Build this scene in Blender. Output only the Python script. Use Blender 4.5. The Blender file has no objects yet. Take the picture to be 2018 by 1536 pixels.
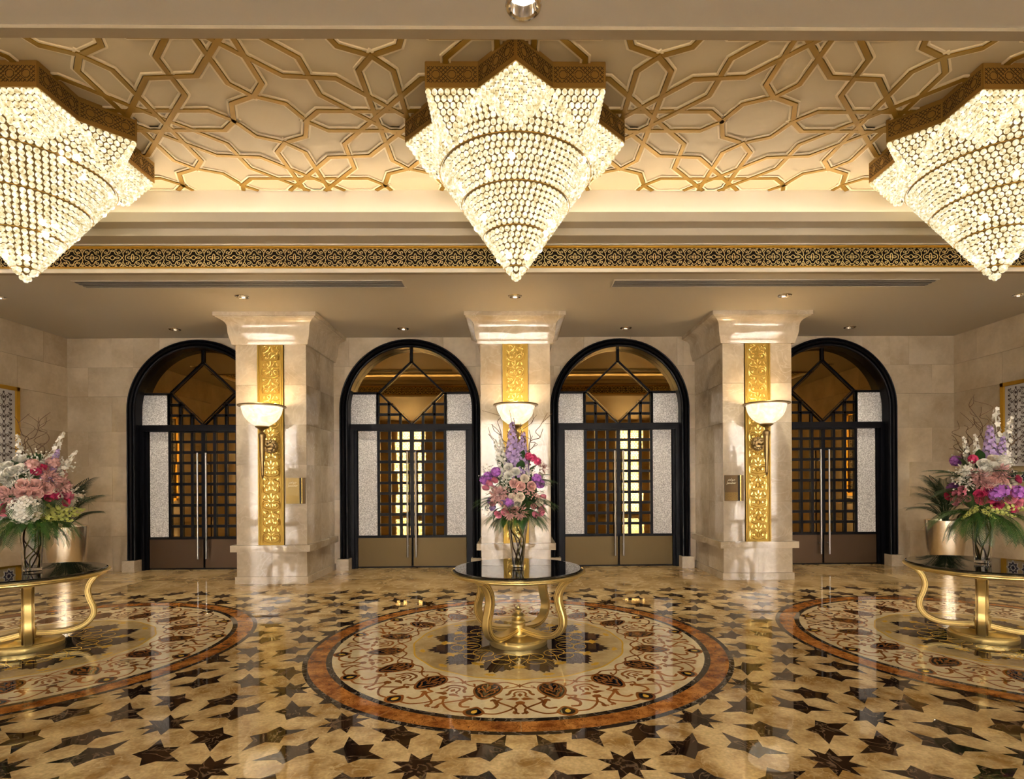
import bpy, math, random
from mathutils import Matrix, Vector
random.seed(7)
R = math.radians
PI = math.pi
col = bpy.context.scene.collection
scene = bpy.context.scene

# ------------------------------------------------------------------ camera, world, exposure
FPX = 1100.0
cam_d = bpy.data.cameras.new('camera')
cam_d.sensor_width = 36.0
cam_d.sensor_fit = 'HORIZONTAL'
cam_d.lens = FPX / 2018 * 36.0
cam_d.shift_x = -16 / 2018
cam_d.shift_y = 176 / 2018
cam_d.clip_start = 0.05
cam = bpy.data.objects.new('camera', cam_d)
cam.matrix_world = Matrix.Translation((-0.04, 0, 1.6)) @ Matrix.Rotation(R(-0.7), 4, 'Z') @ Matrix.Rotation(R(90), 4, 'X') @ Matrix.Rotation(R(-0.36), 4, 'Z')
col.objects.link(cam)
scene.camera = cam

world = bpy.data.worlds.new('world')
scene.world = world
world.use_nodes = True
world.node_tree.nodes['Background'].inputs[0].default_value = (0.9, 0.92, 1.0, 1)
world.node_tree.nodes['Background'].inputs[1].default_value = 0.6

vs = scene.view_settings
vs.view_transform = 'Standard'
vs.look = 'None'
vs.gamma = 1.0
vs.use_curve_mapping = False
vs.exposure = 1.2
scene.cycles.use_denoising = True
scene.cycles.use_adaptive_sampling = True
scene.cycles.adaptive_threshold = 0.18; scene.cycles.adaptive_min_samples = 20
scene.cycles.max_bounces = 6
scene.cycles.diffuse_bounces = 3
scene.cycles.glossy_bounces = 4
scene.cycles.transmission_bounces = 5
scene.cycles.transparent_max_bounces = 8
scene.cycles.sample_clamp_indirect = 6.0
scene.cycles.caustics_reflective = False
scene.cycles.caustics_refractive = False

# light levels (each belongs to a lamp or window of the room)
DAY = 11.0          # daylight through the windows behind the camera
COVE = 11.0         # cove strip
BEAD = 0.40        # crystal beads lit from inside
BULB = 3.0
DOWN = 62.0        # downlights, watts
SCONCE = 0.95

# ------------------------------------------------------------------ materials
def newmat(name):
    m = bpy.data.materials.new(name)
    m.use_nodes = True
    nt = m.node_tree
    b = nt.nodes['Principled BSDF']
    return m, nt, b

def plain(name, c, rough=0.5, metal=0.0, spec=0.5, emit=None, es=0.0, coat=0.0, trans=0.0, ior=1.5, bump=None):
    m, nt, b = newmat(name)
    b.inputs['Base Color'].default_value = (*c, 1)
    b.inputs['Roughness'].default_value = rough
    b.inputs['Metallic'].default_value = metal
    b.inputs['Specular IOR Level'].default_value = spec
    b.inputs['Coat Weight'].default_value = coat
    b.inputs['Transmission Weight'].default_value = trans
    b.inputs['IOR'].default_value = ior
    if emit:
        b.inputs['Emission Color'].default_value = (*emit, 1)
        b.inputs['Emission Strength'].default_value = es
    if bump:
        n = nt.nodes.new('ShaderNodeTexNoise'); n.inputs['Scale'].default_value = bump[0]; n.inputs['Detail'].default_value = 3
        g = nt.nodes.new('ShaderNodeNewGeometry'); nt.links.new(g.outputs['Position'], n.inputs['Vector'])
        bp = nt.nodes.new('ShaderNodeBump'); bp.inputs['Strength'].default_value = bump[1]; bp.inputs['Distance'].default_value = 0.01
        nt.links.new(n.outputs[0], bp.inputs['Height']); nt.links.new(bp.outputs[0], b.inputs['Normal'])
    return m

def ramp(nt, stops):
    r = nt.nodes.new('ShaderNodeValToRGB')
    e = r.color_ramp.elements
    while len(e) < len(stops): e.new(0.5)
    for k, (p, c) in enumerate(stops):
        e[k].position = p; e[k].color = (*c, 1)
    return r

def marble(name, c1, c2, vein, scale=1.2, vscale=2.0, vamt=0.5, rough=0.05, tone=0.12, stretch=(1, 1, 1), spec=0.5, fine=0.25, grain=None):
    m, nt, b = newmat(name)
    N, L = nt.nodes.new, nt.links.new
    geo = N('ShaderNodeNewGeometry'); oi = N('ShaderNodeObjectInfo')
    mul = N('ShaderNodeVectorMath'); mul.operation = 'MULTIPLY'; mul.inputs[1].default_value = stretch
    L(geo.outputs['Position'], mul.inputs[0])
    rnd = N('ShaderNodeMath'); rnd.operation = 'MULTIPLY'; rnd.inputs[1].default_value = 37.0
    L(oi.outputs['Random'], rnd.inputs[0])
    add = N('ShaderNodeVectorMath'); add.operation = 'ADD'
    L(mul.outputs[0], add.inputs[0]); L(rnd.outputs[0], add.inputs[1])
    n1 = N('ShaderNodeTexNoise'); n1.inputs['Scale'].default_value = scale; n1.inputs['Detail'].default_value = 4; n1.inputs['Roughness'].default_value = 0.62; n1.inputs['Distortion'].default_value = 0.0
    L(add.outputs[0], n1.inputs['Vector'])
    r1 = ramp(nt, [(0.36, c1), (0.62, c2)])
    L(n1.outputs[0], r1.inputs[0])
    n2 = N('ShaderNodeTexNoise'); n2.inputs['Scale'].default_value = vscale; n2.inputs['Detail'].default_value = 3; n2.inputs['Distortion'].default_value = 1.6
    L(add.outputs[0], n2.inputs['Vector'])
    r2 = ramp(nt, [(0.47, (0, 0, 0)), (0.498, (1, 1, 1)), (0.502, (1, 1, 1)), (0.53, (0, 0, 0))])
    L(n2.outputs[0], r2.inputs[0])
    n3 = N('ShaderNodeTexNoise'); n3.inputs['Scale'].default_value = vscale * 0.8; n3.inputs['Detail'].default_value = 2
    L(add.outputs[0], n3.inputs['Vector'])
    mk = N('ShaderNodeMath'); mk.operation = 'MULTIPLY'; L(r2.outputs[0], mk.inputs[0]); L(n3.outputs[0], mk.inputs[1])
    mk2 = N('ShaderNodeMath'); mk2.operation = 'MULTIPLY'; mk2.inputs[1].default_value = vamt * 1.6; L(mk.outputs[0], mk2.inputs[0])
    mix = N('ShaderNodeMix'); mix.data_type = 'RGBA'; mix.inputs[7].default_value = (*vein, 1)
    L(mk2.outputs[0], mix.inputs[0]); L(r1.outputs[0], mix.inputs[6])
    # fine grain
    n4 = N('ShaderNodeTexNoise'); n4.inputs['Scale'].default_value = scale * 14; n4.inputs['Detail'].default_value = 2
    L(add.outputs[0], n4.inputs['Vector'])
    # tone = (1-tone/2 + rand*tone) * (1 - fine/2 + n4*fine)
    t = N('ShaderNodeMath'); t.operation = 'MULTIPLY_ADD'; t.inputs[1].default_value = tone; t.inputs[2].default_value = 1 - tone / 2
    L(oi.outputs['Random'], t.inputs[0])
    f = N('ShaderNodeMath'); f.operation = 'MULTIPLY_ADD'; f.inputs[1].default_value = fine; f.inputs[2].default_value = 1 - fine / 2
    L(n4.outputs[0], f.inputs[0])
    tf = N('ShaderNodeMath'); tf.operation = 'MULTIPLY'; L(t.outputs[0], tf.inputs[0]); L(f.outputs[0], tf.inputs[1])
    sc = N('ShaderNodeVectorMath'); sc.operation = 'SCALE'; L(mix.outputs[2], sc.inputs[0]); L(tf.outputs[0], sc.inputs['Scale'])
    L(sc.outputs[0], b.inputs['Base Color'])
    b.inputs['Roughness'].default_value = rough
    b.inputs['Specular IOR Level'].default_value = spec
    return m

M = {}
M['paint'] = plain('ceiling_paint', (0.56, 0.495, 0.385), 0.55)
M['paint_orn'] = plain('ornate_ceiling_paint', (0.59, 0.51, 0.385), 0.5)
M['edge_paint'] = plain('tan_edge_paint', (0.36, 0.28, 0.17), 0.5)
M['moulding'] = plain('cream_moulding', (0.84, 0.74, 0.58), 0.45)
M['cove'] = plain('cove_paint', (0.90, 0.86, 0.78), 0.6)
M['gold_strip'] = plain('gold_leaf_strip', (0.31, 0.185, 0.022), 0.42, 0.4)
M['gold_mould'] = plain('gold_moulding', (0.80, 0.46, 0.06), 0.32, 0.6)
M['gold_table'] = plain('satin_gold', (0.76, 0.59, 0.23), 0.32, 0.85)
M['gold_groove'] = plain('dark_gold_groove', (0.22, 0.13, 0.03), 0.45, 0.6)
M['gold_panel'] = plain('gold_relief_ground', (0.40, 0.255, 0.045), 0.4, 0.7)
M['gold_relief'] = plain('gold_relief_scroll', (0.80, 0.58, 0.17), 0.25, 0.85)
M['gold_frame'] = plain('gold_frame', (0.72, 0.42, 0.05), 0.3, 0.85)
M['band'] = plain('bronze_gold_band', (0.36, 0.22, 0.06), 0.35, 0.75)
M['fret'] = plain('dark_bronze_fret', (0.09, 0.05, 0.015), 0.5, 0.5)
M['frieze_dark'] = plain('frieze_ground', (0.012, 0.007, 0.004), 0.6, spec=0.1)
M['frieze_gold'] = plain('frieze_filigree', (0.86, 0.66, 0.30), 0.35, 0.5)
M['black'] = plain('black_lacquer', (0.003, 0.003, 0.0045), 0.34, spec=0.12)
M['table_glass'] = plain('black_glass_top', (0.004, 0.004, 0.005), 0.02, spec=0.9)
M['mirror'] = plain('bronze_mirror_glass', (0.30, 0.185, 0.058), 0.02, 1.0)
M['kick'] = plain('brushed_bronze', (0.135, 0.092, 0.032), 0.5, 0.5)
M['steel'] = plain('grey_steel', (0.30, 0.29, 0.28), 0.28, 0.9)
M['chrome'] = plain('chrome', (0.75, 0.72, 0.68), 0.12, 1.0)
M['antique'] = plain('antique_brass', (0.30, 0.21, 0.09), 0.3, 0.85)
M['dark'] = plain('dark_recess', (0.012, 0.01, 0.008), 0.6)
M['vent'] = plain('vent_grey', (0.22, 0.20, 0.17), 0.5)
M['white_p'] = plain('white_plastic', (0.8, 0.76, 0.68), 0.4)
M['sign'] = plain('bronze_sign', (0.40, 0.29, 0.11), 0.35, 0.7)
M['sign_dark'] = plain('dark_bronze_sign', (0.12, 0.075, 0.03), 0.35, 0.7)
M['letter'] = plain('cream_letter', (0.92, 0.87, 0.72), 0.5)
M['wall_m'] = marble('cream_marble_tile', (0.52, 0.405, 0.26), (0.70, 0.575, 0.40), (0.74, 0.65, 0.49), 1.3, 2.4, 0.16, 0.10, 0.14, fine=0.14)
M['column_m'] = marble('pale_marble_slab', (0.46, 0.37, 0.25), (0.66, 0.56, 0.415), (0.80, 0.73, 0.60), 1.5, 2.4, 0.3, 0.05, 0.16, fine=0.16)
M['floor_m'] = marble('golden_floor_marble', (0.32, 0.185, 0.055), (0.69, 0.515, 0.255), (0.76, 0.59, 0.31), 3.6, 5.5, 0.45, 0.03, 0.06, stretch=(1, 1, 1), fine=0.75)
M['floor_far'] = marble('brown_gold_floor_marble', (0.30, 0.18, 0.06), (0.56, 0.39, 0.18), (0.80, 0.62, 0.36), 1.6, 1.6, 0.5, 0.03, 0.14, fine=0.3)
M['star_m'] = marble('dark_emperador_marble', (0.012, 0.006, 0.004), (0.050, 0.025, 0.012), (0.42, 0.29, 0.17), 3.0, 5.0, 0.40, 0.03, 0.5, fine=0.4)
M['ring_d'] = marble('dark_ring_marble', (0.010, 0.008, 0.007), (0.04, 0.026, 0.018), (0.55, 0.45, 0.33), 4.0, 6.0, 0.5, 0.03, 0.1, fine=0.4)
M['ring_r'] = marble('rosso_marble', (0.22, 0.06, 0.012), (0.60, 0.25, 0.055), (0.11, 0.028, 0.006), 8.0, 14.0, 1.0, 0.03, 0.15, fine=0.5)
M['field'] = marble('cream_inlay_marble', (0.66, 0.50, 0.27), (0.82, 0.70, 0.44), (0.90, 0.82, 0.62), 2.2, 3.0, 0.3, 0.03, 0.1, fine=0.2)
M['field_in'] = marble('tan_inlay_marble', (0.46, 0.32, 0.13), (0.66, 0.50, 0.25), (0.80, 0.66, 0.40), 2.6, 3.0, 0.3, 0.03, 0.1, fine=0.3)
M['inlay_r'] = marble('red_brown_inlay', (0.20, 0.062, 0.014), (0.36, 0.135, 0.03), (0.45, 0.22, 0.07), 4, 6, 0.3, 0.03, 0.2, fine=0.3)
M['inlay_d'] = marble('purple_dark_inlay', (0.022, 0.010, 0.008), (0.055, 0.028, 0.024), (0.3, 0.2, 0.15), 5, 6, 0.25, 0.03, 0.4, fine=0.3)
M['inlay_k'] = plain('black_inlay', (0.008, 0.008, 0.010), 0.03)
M['inlay_y'] = plain('yellow_inlay', (0.72, 0.44, 0.06), 0.05)
M['plinth'] = M['column_m']

def frosted():
    m, nt, b = newmat('sparkling_white_panel')
    N, L = nt.nodes.new, nt.links.new
    g = N('ShaderNodeNewGeometry')
    v = N('ShaderNodeTexVoronoi'); v.inputs['Scale'].default_value = 95
    L(g.outputs['Position'], v.inputs['Vector'])
    n = N('ShaderNodeTexNoise'); n.inputs['Scale'].default_value = 60; n.inputs['Detail'].default_value = 2
    L(g.outputs['Position'], n.inputs['Vector'])
    r = ramp(nt, [(0.3, (0.42, 0.40, 0.38)), (0.52, (0.66, 0.64, 0.61)), (0.7, (0.92, 0.90, 0.87))])
    mx = N('ShaderNodeMix'); mx.data_type = 'FLOAT'; mx.inputs[0].default_value = 0.5
    sep = N('ShaderNodeSeparateColor'); L(v.outputs['Color'], sep.inputs[0])
    L(n.outputs[0], mx.inputs[2]); L(sep.outputs[0], mx.inputs[3])
    L(mx.outputs[0], r.inputs[0]); L(r.outputs[0], b.inputs['Base Color'])
    b.inputs['Roughness'].default_value = 0.35
    return m
M['frost'] = frosted()

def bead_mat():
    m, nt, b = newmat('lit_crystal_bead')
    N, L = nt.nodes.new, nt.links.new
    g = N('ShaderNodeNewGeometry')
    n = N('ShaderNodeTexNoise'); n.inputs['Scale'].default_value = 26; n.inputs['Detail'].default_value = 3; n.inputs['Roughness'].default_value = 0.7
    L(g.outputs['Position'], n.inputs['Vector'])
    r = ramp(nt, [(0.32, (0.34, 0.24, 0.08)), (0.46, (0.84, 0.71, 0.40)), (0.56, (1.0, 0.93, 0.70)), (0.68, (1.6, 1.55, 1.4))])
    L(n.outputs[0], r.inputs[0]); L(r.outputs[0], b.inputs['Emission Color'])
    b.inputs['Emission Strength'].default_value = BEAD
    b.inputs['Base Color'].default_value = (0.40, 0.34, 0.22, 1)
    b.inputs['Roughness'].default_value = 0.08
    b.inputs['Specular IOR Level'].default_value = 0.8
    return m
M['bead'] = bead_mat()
M['bulb'] = plain('bulb_glow', (1, 1, 1), 0.4, emit=(1.0, 0.88, 0.62), es=BULB)
M['cove_led'] = plain('cove_light_strip', (1, 1, 1), 0.4, emit=(1.0, 0.80, 0.54), es=COVE)
M['lens'] = plain('downlight_lens', (1, 1, 1), 0.3, emit=(1.0, 0.94, 0.82), es=8.0)
M['lens_dim'] = plain('downlight_lens_dim', (1, 1, 1), 0.3, emit=(1.0, 0.9, 0.75), es=1.5)
M['day'] = plain('window_daylight', (1, 1, 1), 0.4, emit=(0.98, 0.97, 1.0), es=DAY)
M['glass'] = plain('clear_glass', (1, 1, 1), 0.0, trans=1.0, ior=1.25)

def alabaster():
    m, nt, b = newmat('lit_alabaster')
    N, L = nt.nodes.new, nt.links.new
    g = N('ShaderNodeNewGeometry')
    n = N('ShaderNodeTexNoise'); n.inputs['Scale'].default_value = 7; n.inputs['Detail'].default_value = 5; n.inputs['Distortion'].default_value = 1.5
    L(g.outputs['Position'], n.inputs['Vector'])
    r = ramp(nt, [(0.3, (1.0, 0.74, 0.42)), (0.62, (1.0, 0.90, 0.70))])
    L(n.outputs[0], r.inputs[0]); L(r.outputs[0], b.inputs['Emission Color']); L(r.outputs[0], b.inputs['Base Color'])
    b.inputs['Emission Strength'].default_value = SCONCE * 0.48
    b.inputs['Roughness'].default_value = 0.25
    return m
M['alab'] = alabaster()
M['pot'] = plain('champagne_metal', (0.80, 0.70, 0.54), 0.26, 0.95, bump=(25, 0.08))
M['soil'] = plain('dark_soil', (0.03, 0.02, 0.012), 0.9)
M['palm'] = plain('dark_palm_leaf', (0.022, 0.045, 0.016), 0.38)
M['leaf'] = plain('green_leaf', (0.035, 0.095, 0.022), 0.4)
M['frond'] = plain('fresh_frond', (0.055, 0.145, 0.02), 0.42)
M['lime'] = plain('lime_orchid', (0.58, 0.62, 0.16), 0.5)
M['twig'] = plain('brown_twig', (0.13, 0.065, 0.025), 0.6)
M['stem_y'] = plain('yellow_green_stem', (0.42, 0.32, 0.04), 0.45)
M['f_white'] = plain('white_petal', (0.86, 0.82, 0.70), 0.55)
M['f_cream'] = plain('cream_petal', (0.88, 0.76, 0.58), 0.55)
M['f_blush'] = plain('blush_petal', (0.86, 0.50, 0.42), 0.55)
M['f_pink'] = plain('pink_petal', (0.80, 0.24, 0.32), 0.55)
M['f_hot'] = plain('magenta_petal', (0.66, 0.045, 0.15), 0.55)
M['f_dusty'] = plain('dusty_pink_petal', (0.68, 0.38, 0.34), 0.6)
M['f_lilac'] = plain('lilac_petal', (0.47, 0.33, 0.60), 0.55)
M['f_purple'] = plain('purple_petal', (0.42, 0.13, 0.52), 0.55)
M['panel_white'] = plain('white_tile_field', (0.60, 0.58, 0.56), 0.35)
M['panel_brown'] = plain('brown_vine_inlay', (0.06, 0.035, 0.03), 0.4)
M['panel_navy'] = plain('navy_tile', (0.016, 0.016, 0.045), 0.2)
M['panel_tan'] = plain('tan_tile_ground', (0.42, 0.33, 0.18), 0.4)

# ------------------------------------------------------------------ mesh helpers
class MB:
    def __init__(s): s.v = []; s.f = []; s.sm = []
    def add(s, vs, fs, smooth=False):
        k = len(s.v); s.v += [tuple(p) for p in vs]
        for f in fs: s.f.append(tuple(i + k for i in f)); s.sm.append(smooth)
        return s
    def box(s, x0, x1, y0, y1, z0, z1):
        v = [(x0, y0, z0), (x1, y0, z0), (x1, y1, z0), (x0, y1, z0), (x0, y0, z1), (x1, y0, z1), (x1, y1, z1), (x0, y1, z1)]
        return s.add(v, [(0, 3, 2, 1), (4, 5, 6, 7), (0, 1, 5, 4), (1, 2, 6, 5), (2, 3, 7, 6), (3, 0, 4, 7)])
    def prism(s, poly, z0, z1):           # polygon in xy
        n = len(poly)
        v = [(x, y, z0) for x, y in poly] + [(x, y, z1) for x, y in poly]
        f = [tuple(range(n - 1, -1, -1)), tuple(range(n, 2 * n))]
        f += [(i, (i + 1) % n, n + (i + 1) % n, n + i) for i in range(n)]
        return s.add(v, f)
    def ribbon(s, pts, w, h, closed=False, z0=0.0):   # flat strip in xy, thickness h in z
        n = len(pts)
        ws = w if isinstance(w, (list, tuple)) else [w] * n
        L_, R_ = [], []
        for i in range(n):
            if closed: a, c = pts[i - 1], pts[(i + 1) % n]
            else: a, c = pts[max(i - 1, 0)], pts[min(i + 1, n - 1)]
            p = pts[i]
            d1 = (p[0] - a[0], p[1] - a[1]); d2 = (c[0] - p[0], c[1] - p[1])
            l1 = math.hypot(*d1); l2 = math.hypot(*d2)
            if l1 < 1e-9: d1 = d2; l1 = l2
            if l2 < 1e-9: d2 = d1; l2 = l1
            if l1 < 1e-9: d1 = d2 = (1, 0); l1 = l2 = 1
            n1 = (-d1[1] / l1, d1[0] / l1); n2 = (-d2[1] / l2, d2[0] / l2)
            m = (n1[0] + n2[0], n1[1] + n2[1]); ml = math.hypot(*m)
            if ml < 1e-6: m = n1; ml = 1
            m = (m[0] / ml, m[1] / ml)
            k = ws[i] / 2 / max(0.35, m[0] * n1[0] + m[1] * n1[1])
            L_.append((p[0] + m[0] * k, p[1] + m[1] * k)); R_.append((p[0] - m[0] * k, p[1] - m[1] * k))
        v = []
        for i in range(n):
            v += [(*L_[i], z0), (*R_[i], z0), (*L_[i], z0 + h), (*R_[i], z0 + h)]
        f = []
        for i in range(n if closed else n - 1):
            a = 4 * i; b = 4 * ((i + 1) % n)
            f += [(a + 2, a + 3, b + 3, b + 2), (a, a + 2, b + 2, b), (a + 3, a + 1, b + 1, b + 3)]
        if not closed:
            e = 4 * (n - 1)
            f += [(0, 1, 3, 2), (e, e + 2, e + 3, e + 1)]
        return s.add(v, f)
    def tube(s, pts, r, n=6, cap=True):
        pts = [Vector(p) for p in pts]
        rs = r if isinstance(r, (list, tuple)) else [r] * len(pts)
        t0 = (pts[1] - pts[0]).normalized()
        up = Vector((0, 0, 1)) if abs(t0.z) < 0.9 else Vector((1, 0, 0))
        nx = t0.cross(up).normalized()
        v = []
        for i, p in enumerate(pts):
            t = (pts[min(i + 1, len(pts) - 1)] - pts[max(i - 1, 0)]).normalized()
            nx = (nx - t * nx.dot(t)).normalized(); ny = t.cross(nx)
            for k in range(n):
                a = 2 * PI * k / n
                v.append(p + (nx * math.cos(a) + ny * math.sin(a)) * rs[i])
        f = []
        for i in range(len(pts) - 1):
            for k in range(n):
                a = i * n + k; b = i * n + (k + 1) % n
                f.append((a, b, b + n, a + n))
        if cap: f += [tuple(range(n - 1, -1, -1)), tuple(range(len(v) - n, len(v)))]
        return s.add(v, f, True)
    def lathe(s, prof, n=32, c=(0, 0, 0), a0=0.0, smooth=True):
        v = []
        for (r, z) in prof:
            for k in range(n):
                a = a0 + 2 * PI * k / n
                v.append((c[0] + r * math.cos(a), c[1] + r * math.sin(a), c[2] + z))
        f = []
        for i in range(len(prof) - 1):
            for k in range(n):
                a = i * n + k; b = i * n + (k + 1) % n
                f.append((a, b, b + n, a + n))
        return s.add(v, f, smooth)
    def ball(s, c, r, nu=8, nv=5, sz=1.0):
        v = [(c[0], c[1], c[2] + r * sz)]
        for i in range(1, nv):
            t = PI * i / nv
            for k in range(nu):
                a = 2 * PI * k / nu
                v.append((c[0] + r * math.sin(t) * math.cos(a), c[1] + r * math.sin(t) * math.sin(a), c[2] + r * sz * math.cos(t)))
        v.append((c[0], c[1], c[2] - r * sz))
        f = [(0, 1 + k, 1 + (k + 1) % nu) for k in range(nu)]
        for i in range(nv - 2):
            for k in range(nu):
                a = 1 + i * nu + k; b = 1 + i * nu + (k + 1) % nu
                f.append((a, a + nu, b + nu, b))
        e = len(v) - 1; q = 1 + (nv - 2) * nu
        f += [(e, q + (k + 1) % nu, q + k) for k in range(nu)]
        return s.add(v, f, True)
    def mesh(s, name, mat):
        m = bpy.data.meshes.new(name)
        m.from_pydata(s.v, [], s.f)
        m.polygons.foreach_set('use_smooth', s.sm)
        m.materials.append(M[mat] if isinstance(mat, str) else mat)
        m.update()
        m.set_sharp_from_angle(angle=R(24))
        return m
    def build(s, name, mat, parent=None):
        return link(name, s.mesh(name, mat), parent)

def link(name, data, parent=None, loc=None, rot=None, scale=None):
    o = bpy.data.objects.new(name, data); col.objects.link(o)
    if parent is not None: o.parent = parent
    if loc: o.location = loc
    if rot: o.rotation_euler = rot
    if scale: o.scale = scale
    return o

def thing(name, label, cat, loc=(0, 0, 0), rz=0.0, group=None):
    o = link(name, None, None, loc, (0, 0, rz))
    o.empty_display_size = 0.1
    return tag(o, label, cat, group)

def tag(o, label, cat, group=None):
    o['label'] = label; o['category'] = cat
    if group: o['group'] = group
    return o

def struct(o): o['kind'] = 'structure'; return o

def copy_tree(o, parent=None):
    c = o.copy(); col.objects.link(c)
    if parent is not None: c.parent = parent
    for ch in list(KIDS.get(o.name, o.children)): copy_tree(ch, c)
    return c
KIDS = {}

def cr(pts, n=6, closed=False):     # catmull-rom through 2D/3D points
    P = [Vector((*p, 0)) if len(p) == 2 else Vector(p) for p in pts]
    out = []; m = len(P)
    for i in range(m if closed else m - 1):
        if closed: p0, p1, p2, p3 = P[i - 1], P[i], P[(i + 1) % m], P[(i + 2) % m]
        else: p0, p1, p2, p3 = P[max(i - 1, 0)], P[i], P[i + 1], P[min(i + 2, m - 1)]
        for k in range(n):
            t = k / n
            out.append(0.5 * ((2 * p1) + (p2 - p0) * t + (2 * p0 - 5 * p1 + 4 * p2 - p3) * t * t + (3 * p1 - p0 - 3 * p2 + p3) * t ** 3))
    if not closed: out.append(P[-1])
    return [tuple(p[:2]) for p in out] if len(pts[0]) == 2 else [tuple(p) for p in out]

def spiral(cx, cy, r0, a0, turns, n=18, r1=0.15):
    return [(cx + r0 * (1 - (1 - r1) * k / n) * math.cos(a0 + 2 * PI * turns * k / n),
             cy + r0 * (1 - (1 - r1) * k / n) * math.sin(a0 + 2 * PI * turns * k / n)) for k in range(n + 1)]

def mir(pts): return [(-x, y) for x, y in pts]
def drop(cx, cy, l, w, ang, n=10):    # teardrop outline polygon, tip along ang
    o = []
    for k in range(n):
        t = 2 * PI * k / n
        u = math.cos(t); v = math.sin(t) * (1 - 0.55 * max(0, u))
        if k == 0: v = 0
        x = u * l; y = v * w
        o.append((cx + x * math.cos(ang) - y * math.sin(ang), cy + x * math.sin(ang) + y * math.cos(ang)))
    return o

# ================================================================== FLOOR
MX, MY, MR = 4.70, 5.45, 1.97
fl = MB().box(-11, 11, -4, 10.6, -0.1, 0.0).build('floor', 'floor_m'); struct(fl)
PT = 1.165
T5 = [(.205, .092), (.340, .100), (.400, .049), (.446, .136), (.533, .184), (.482, .242), (.490, .378), (.3975, .2645), (.308, .274), (.318, .185)]
cx5 = sum(p[0] for p in T5) / 10; cy5 = sum(p[1] for p in T5) / 10
def area(p): return sum(p[i - 1][0] * p[i][1] - p[i][0] * p[i - 1][1] for i in range(len(p))) / 2
five_meshes = []
for s_ in range(8):
    sx, sy, sw = (1, -1)[s_ & 1], (1, -1)[(s_ >> 1) & 1], s_ >> 2
    P = [(x, y) if not sw else (y, x) for x, y in T5]; P = [(x * sx, y * sy) for x, y in P]
    c = (cx5, cy5) if not sw else (cy5, cx5); c = (c[0] * sx, c[1] * sy)
    P = [(x - c[0], y - c[1]) for x, y in P]
    if area(P) < 0: P.reverse()
    five_meshes.append((c, MB().prism(P, -0.01, 0.0006).mesh('five_point_tile', 'star_m')))
E8 = []
for k in range(8):
    a = R(22.5 + 45 * k); E8.append((0.168 * math.cos(a), 0.168 * math.sin(a)))
    a = R(45 + 45 * k); E8.append((0.086 * math.cos(a), 0.086 * math.sin(a)))
eight_mesh = MB().prism(E8, -0.01, 0.0006).mesh('eight_point_tile', 'star_m')
def floor_ok(x, y):
    if y < 2.5 or y > 7.98 or abs(x) > 7.7 or abs(x) > 0.95 * y + 0.25: return False
    return all(math.hypot(x - mx, y - MY) > MR - 0.12 for mx in (-MX, 0, MX))
for i in range(-8, 9):
    for j in range(-1, 6):
        ax = 0.5825 + PT * i; ay = 3.11 + PT * j
        for ox in (0, PT / 2):
            if floor_ok(ax + ox, ay + ox): link('eight_point_tile', eight_mesh, fl, (ax + ox, ay + ox, 0))
        for c, me in five_meshes:
            if floor_ok(ax + c[0], ay + c[1]): link('five_point_tile', me, fl, (ax + c[0], ay + c[1], 0))
# plain slabs between star field and doors
slab = MB().box(0.002, 0.998, 0.002, 0.998, -0.01, 0.0004).mesh('floor_slab', 'floor_far')
for i in range(-8, 8):
    for j in range(2):
        link('floor_slab', slab, fl, (i * 1.0, 8.03 + j * 0.98, 0), None, (1.0, 0.98, 1))

def disc(r, h, mat, name, parent, n=96, z0=-0.008, ri=None):
    mb = MB()
    if ri is None:
        mb.prism([(r * math.cos(2 * PI * k / n), r * math.sin(2 * PI * k / n)) for k in range(n)], z0, h)
    else:
        v = []; f = []
        for k in range(n):
            a = 2 * PI * k / n; c, s = math.cos(a), math.sin(a)
            v += [(ri * c, ri * s, h), (r * c, r * s, h), (ri * c, ri * s, z0), (r * c, r * s, z0)]
            b = 4 * k; d = 4 * ((k + 1) % n)
            f += [(b, b + 1, d + 1, d), (b + 1, b + 3, d + 3, d + 1), (b + 2, b, d, d + 2)]
        mb.add(v, f)
    return mb.build(name, mat, parent)

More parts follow.
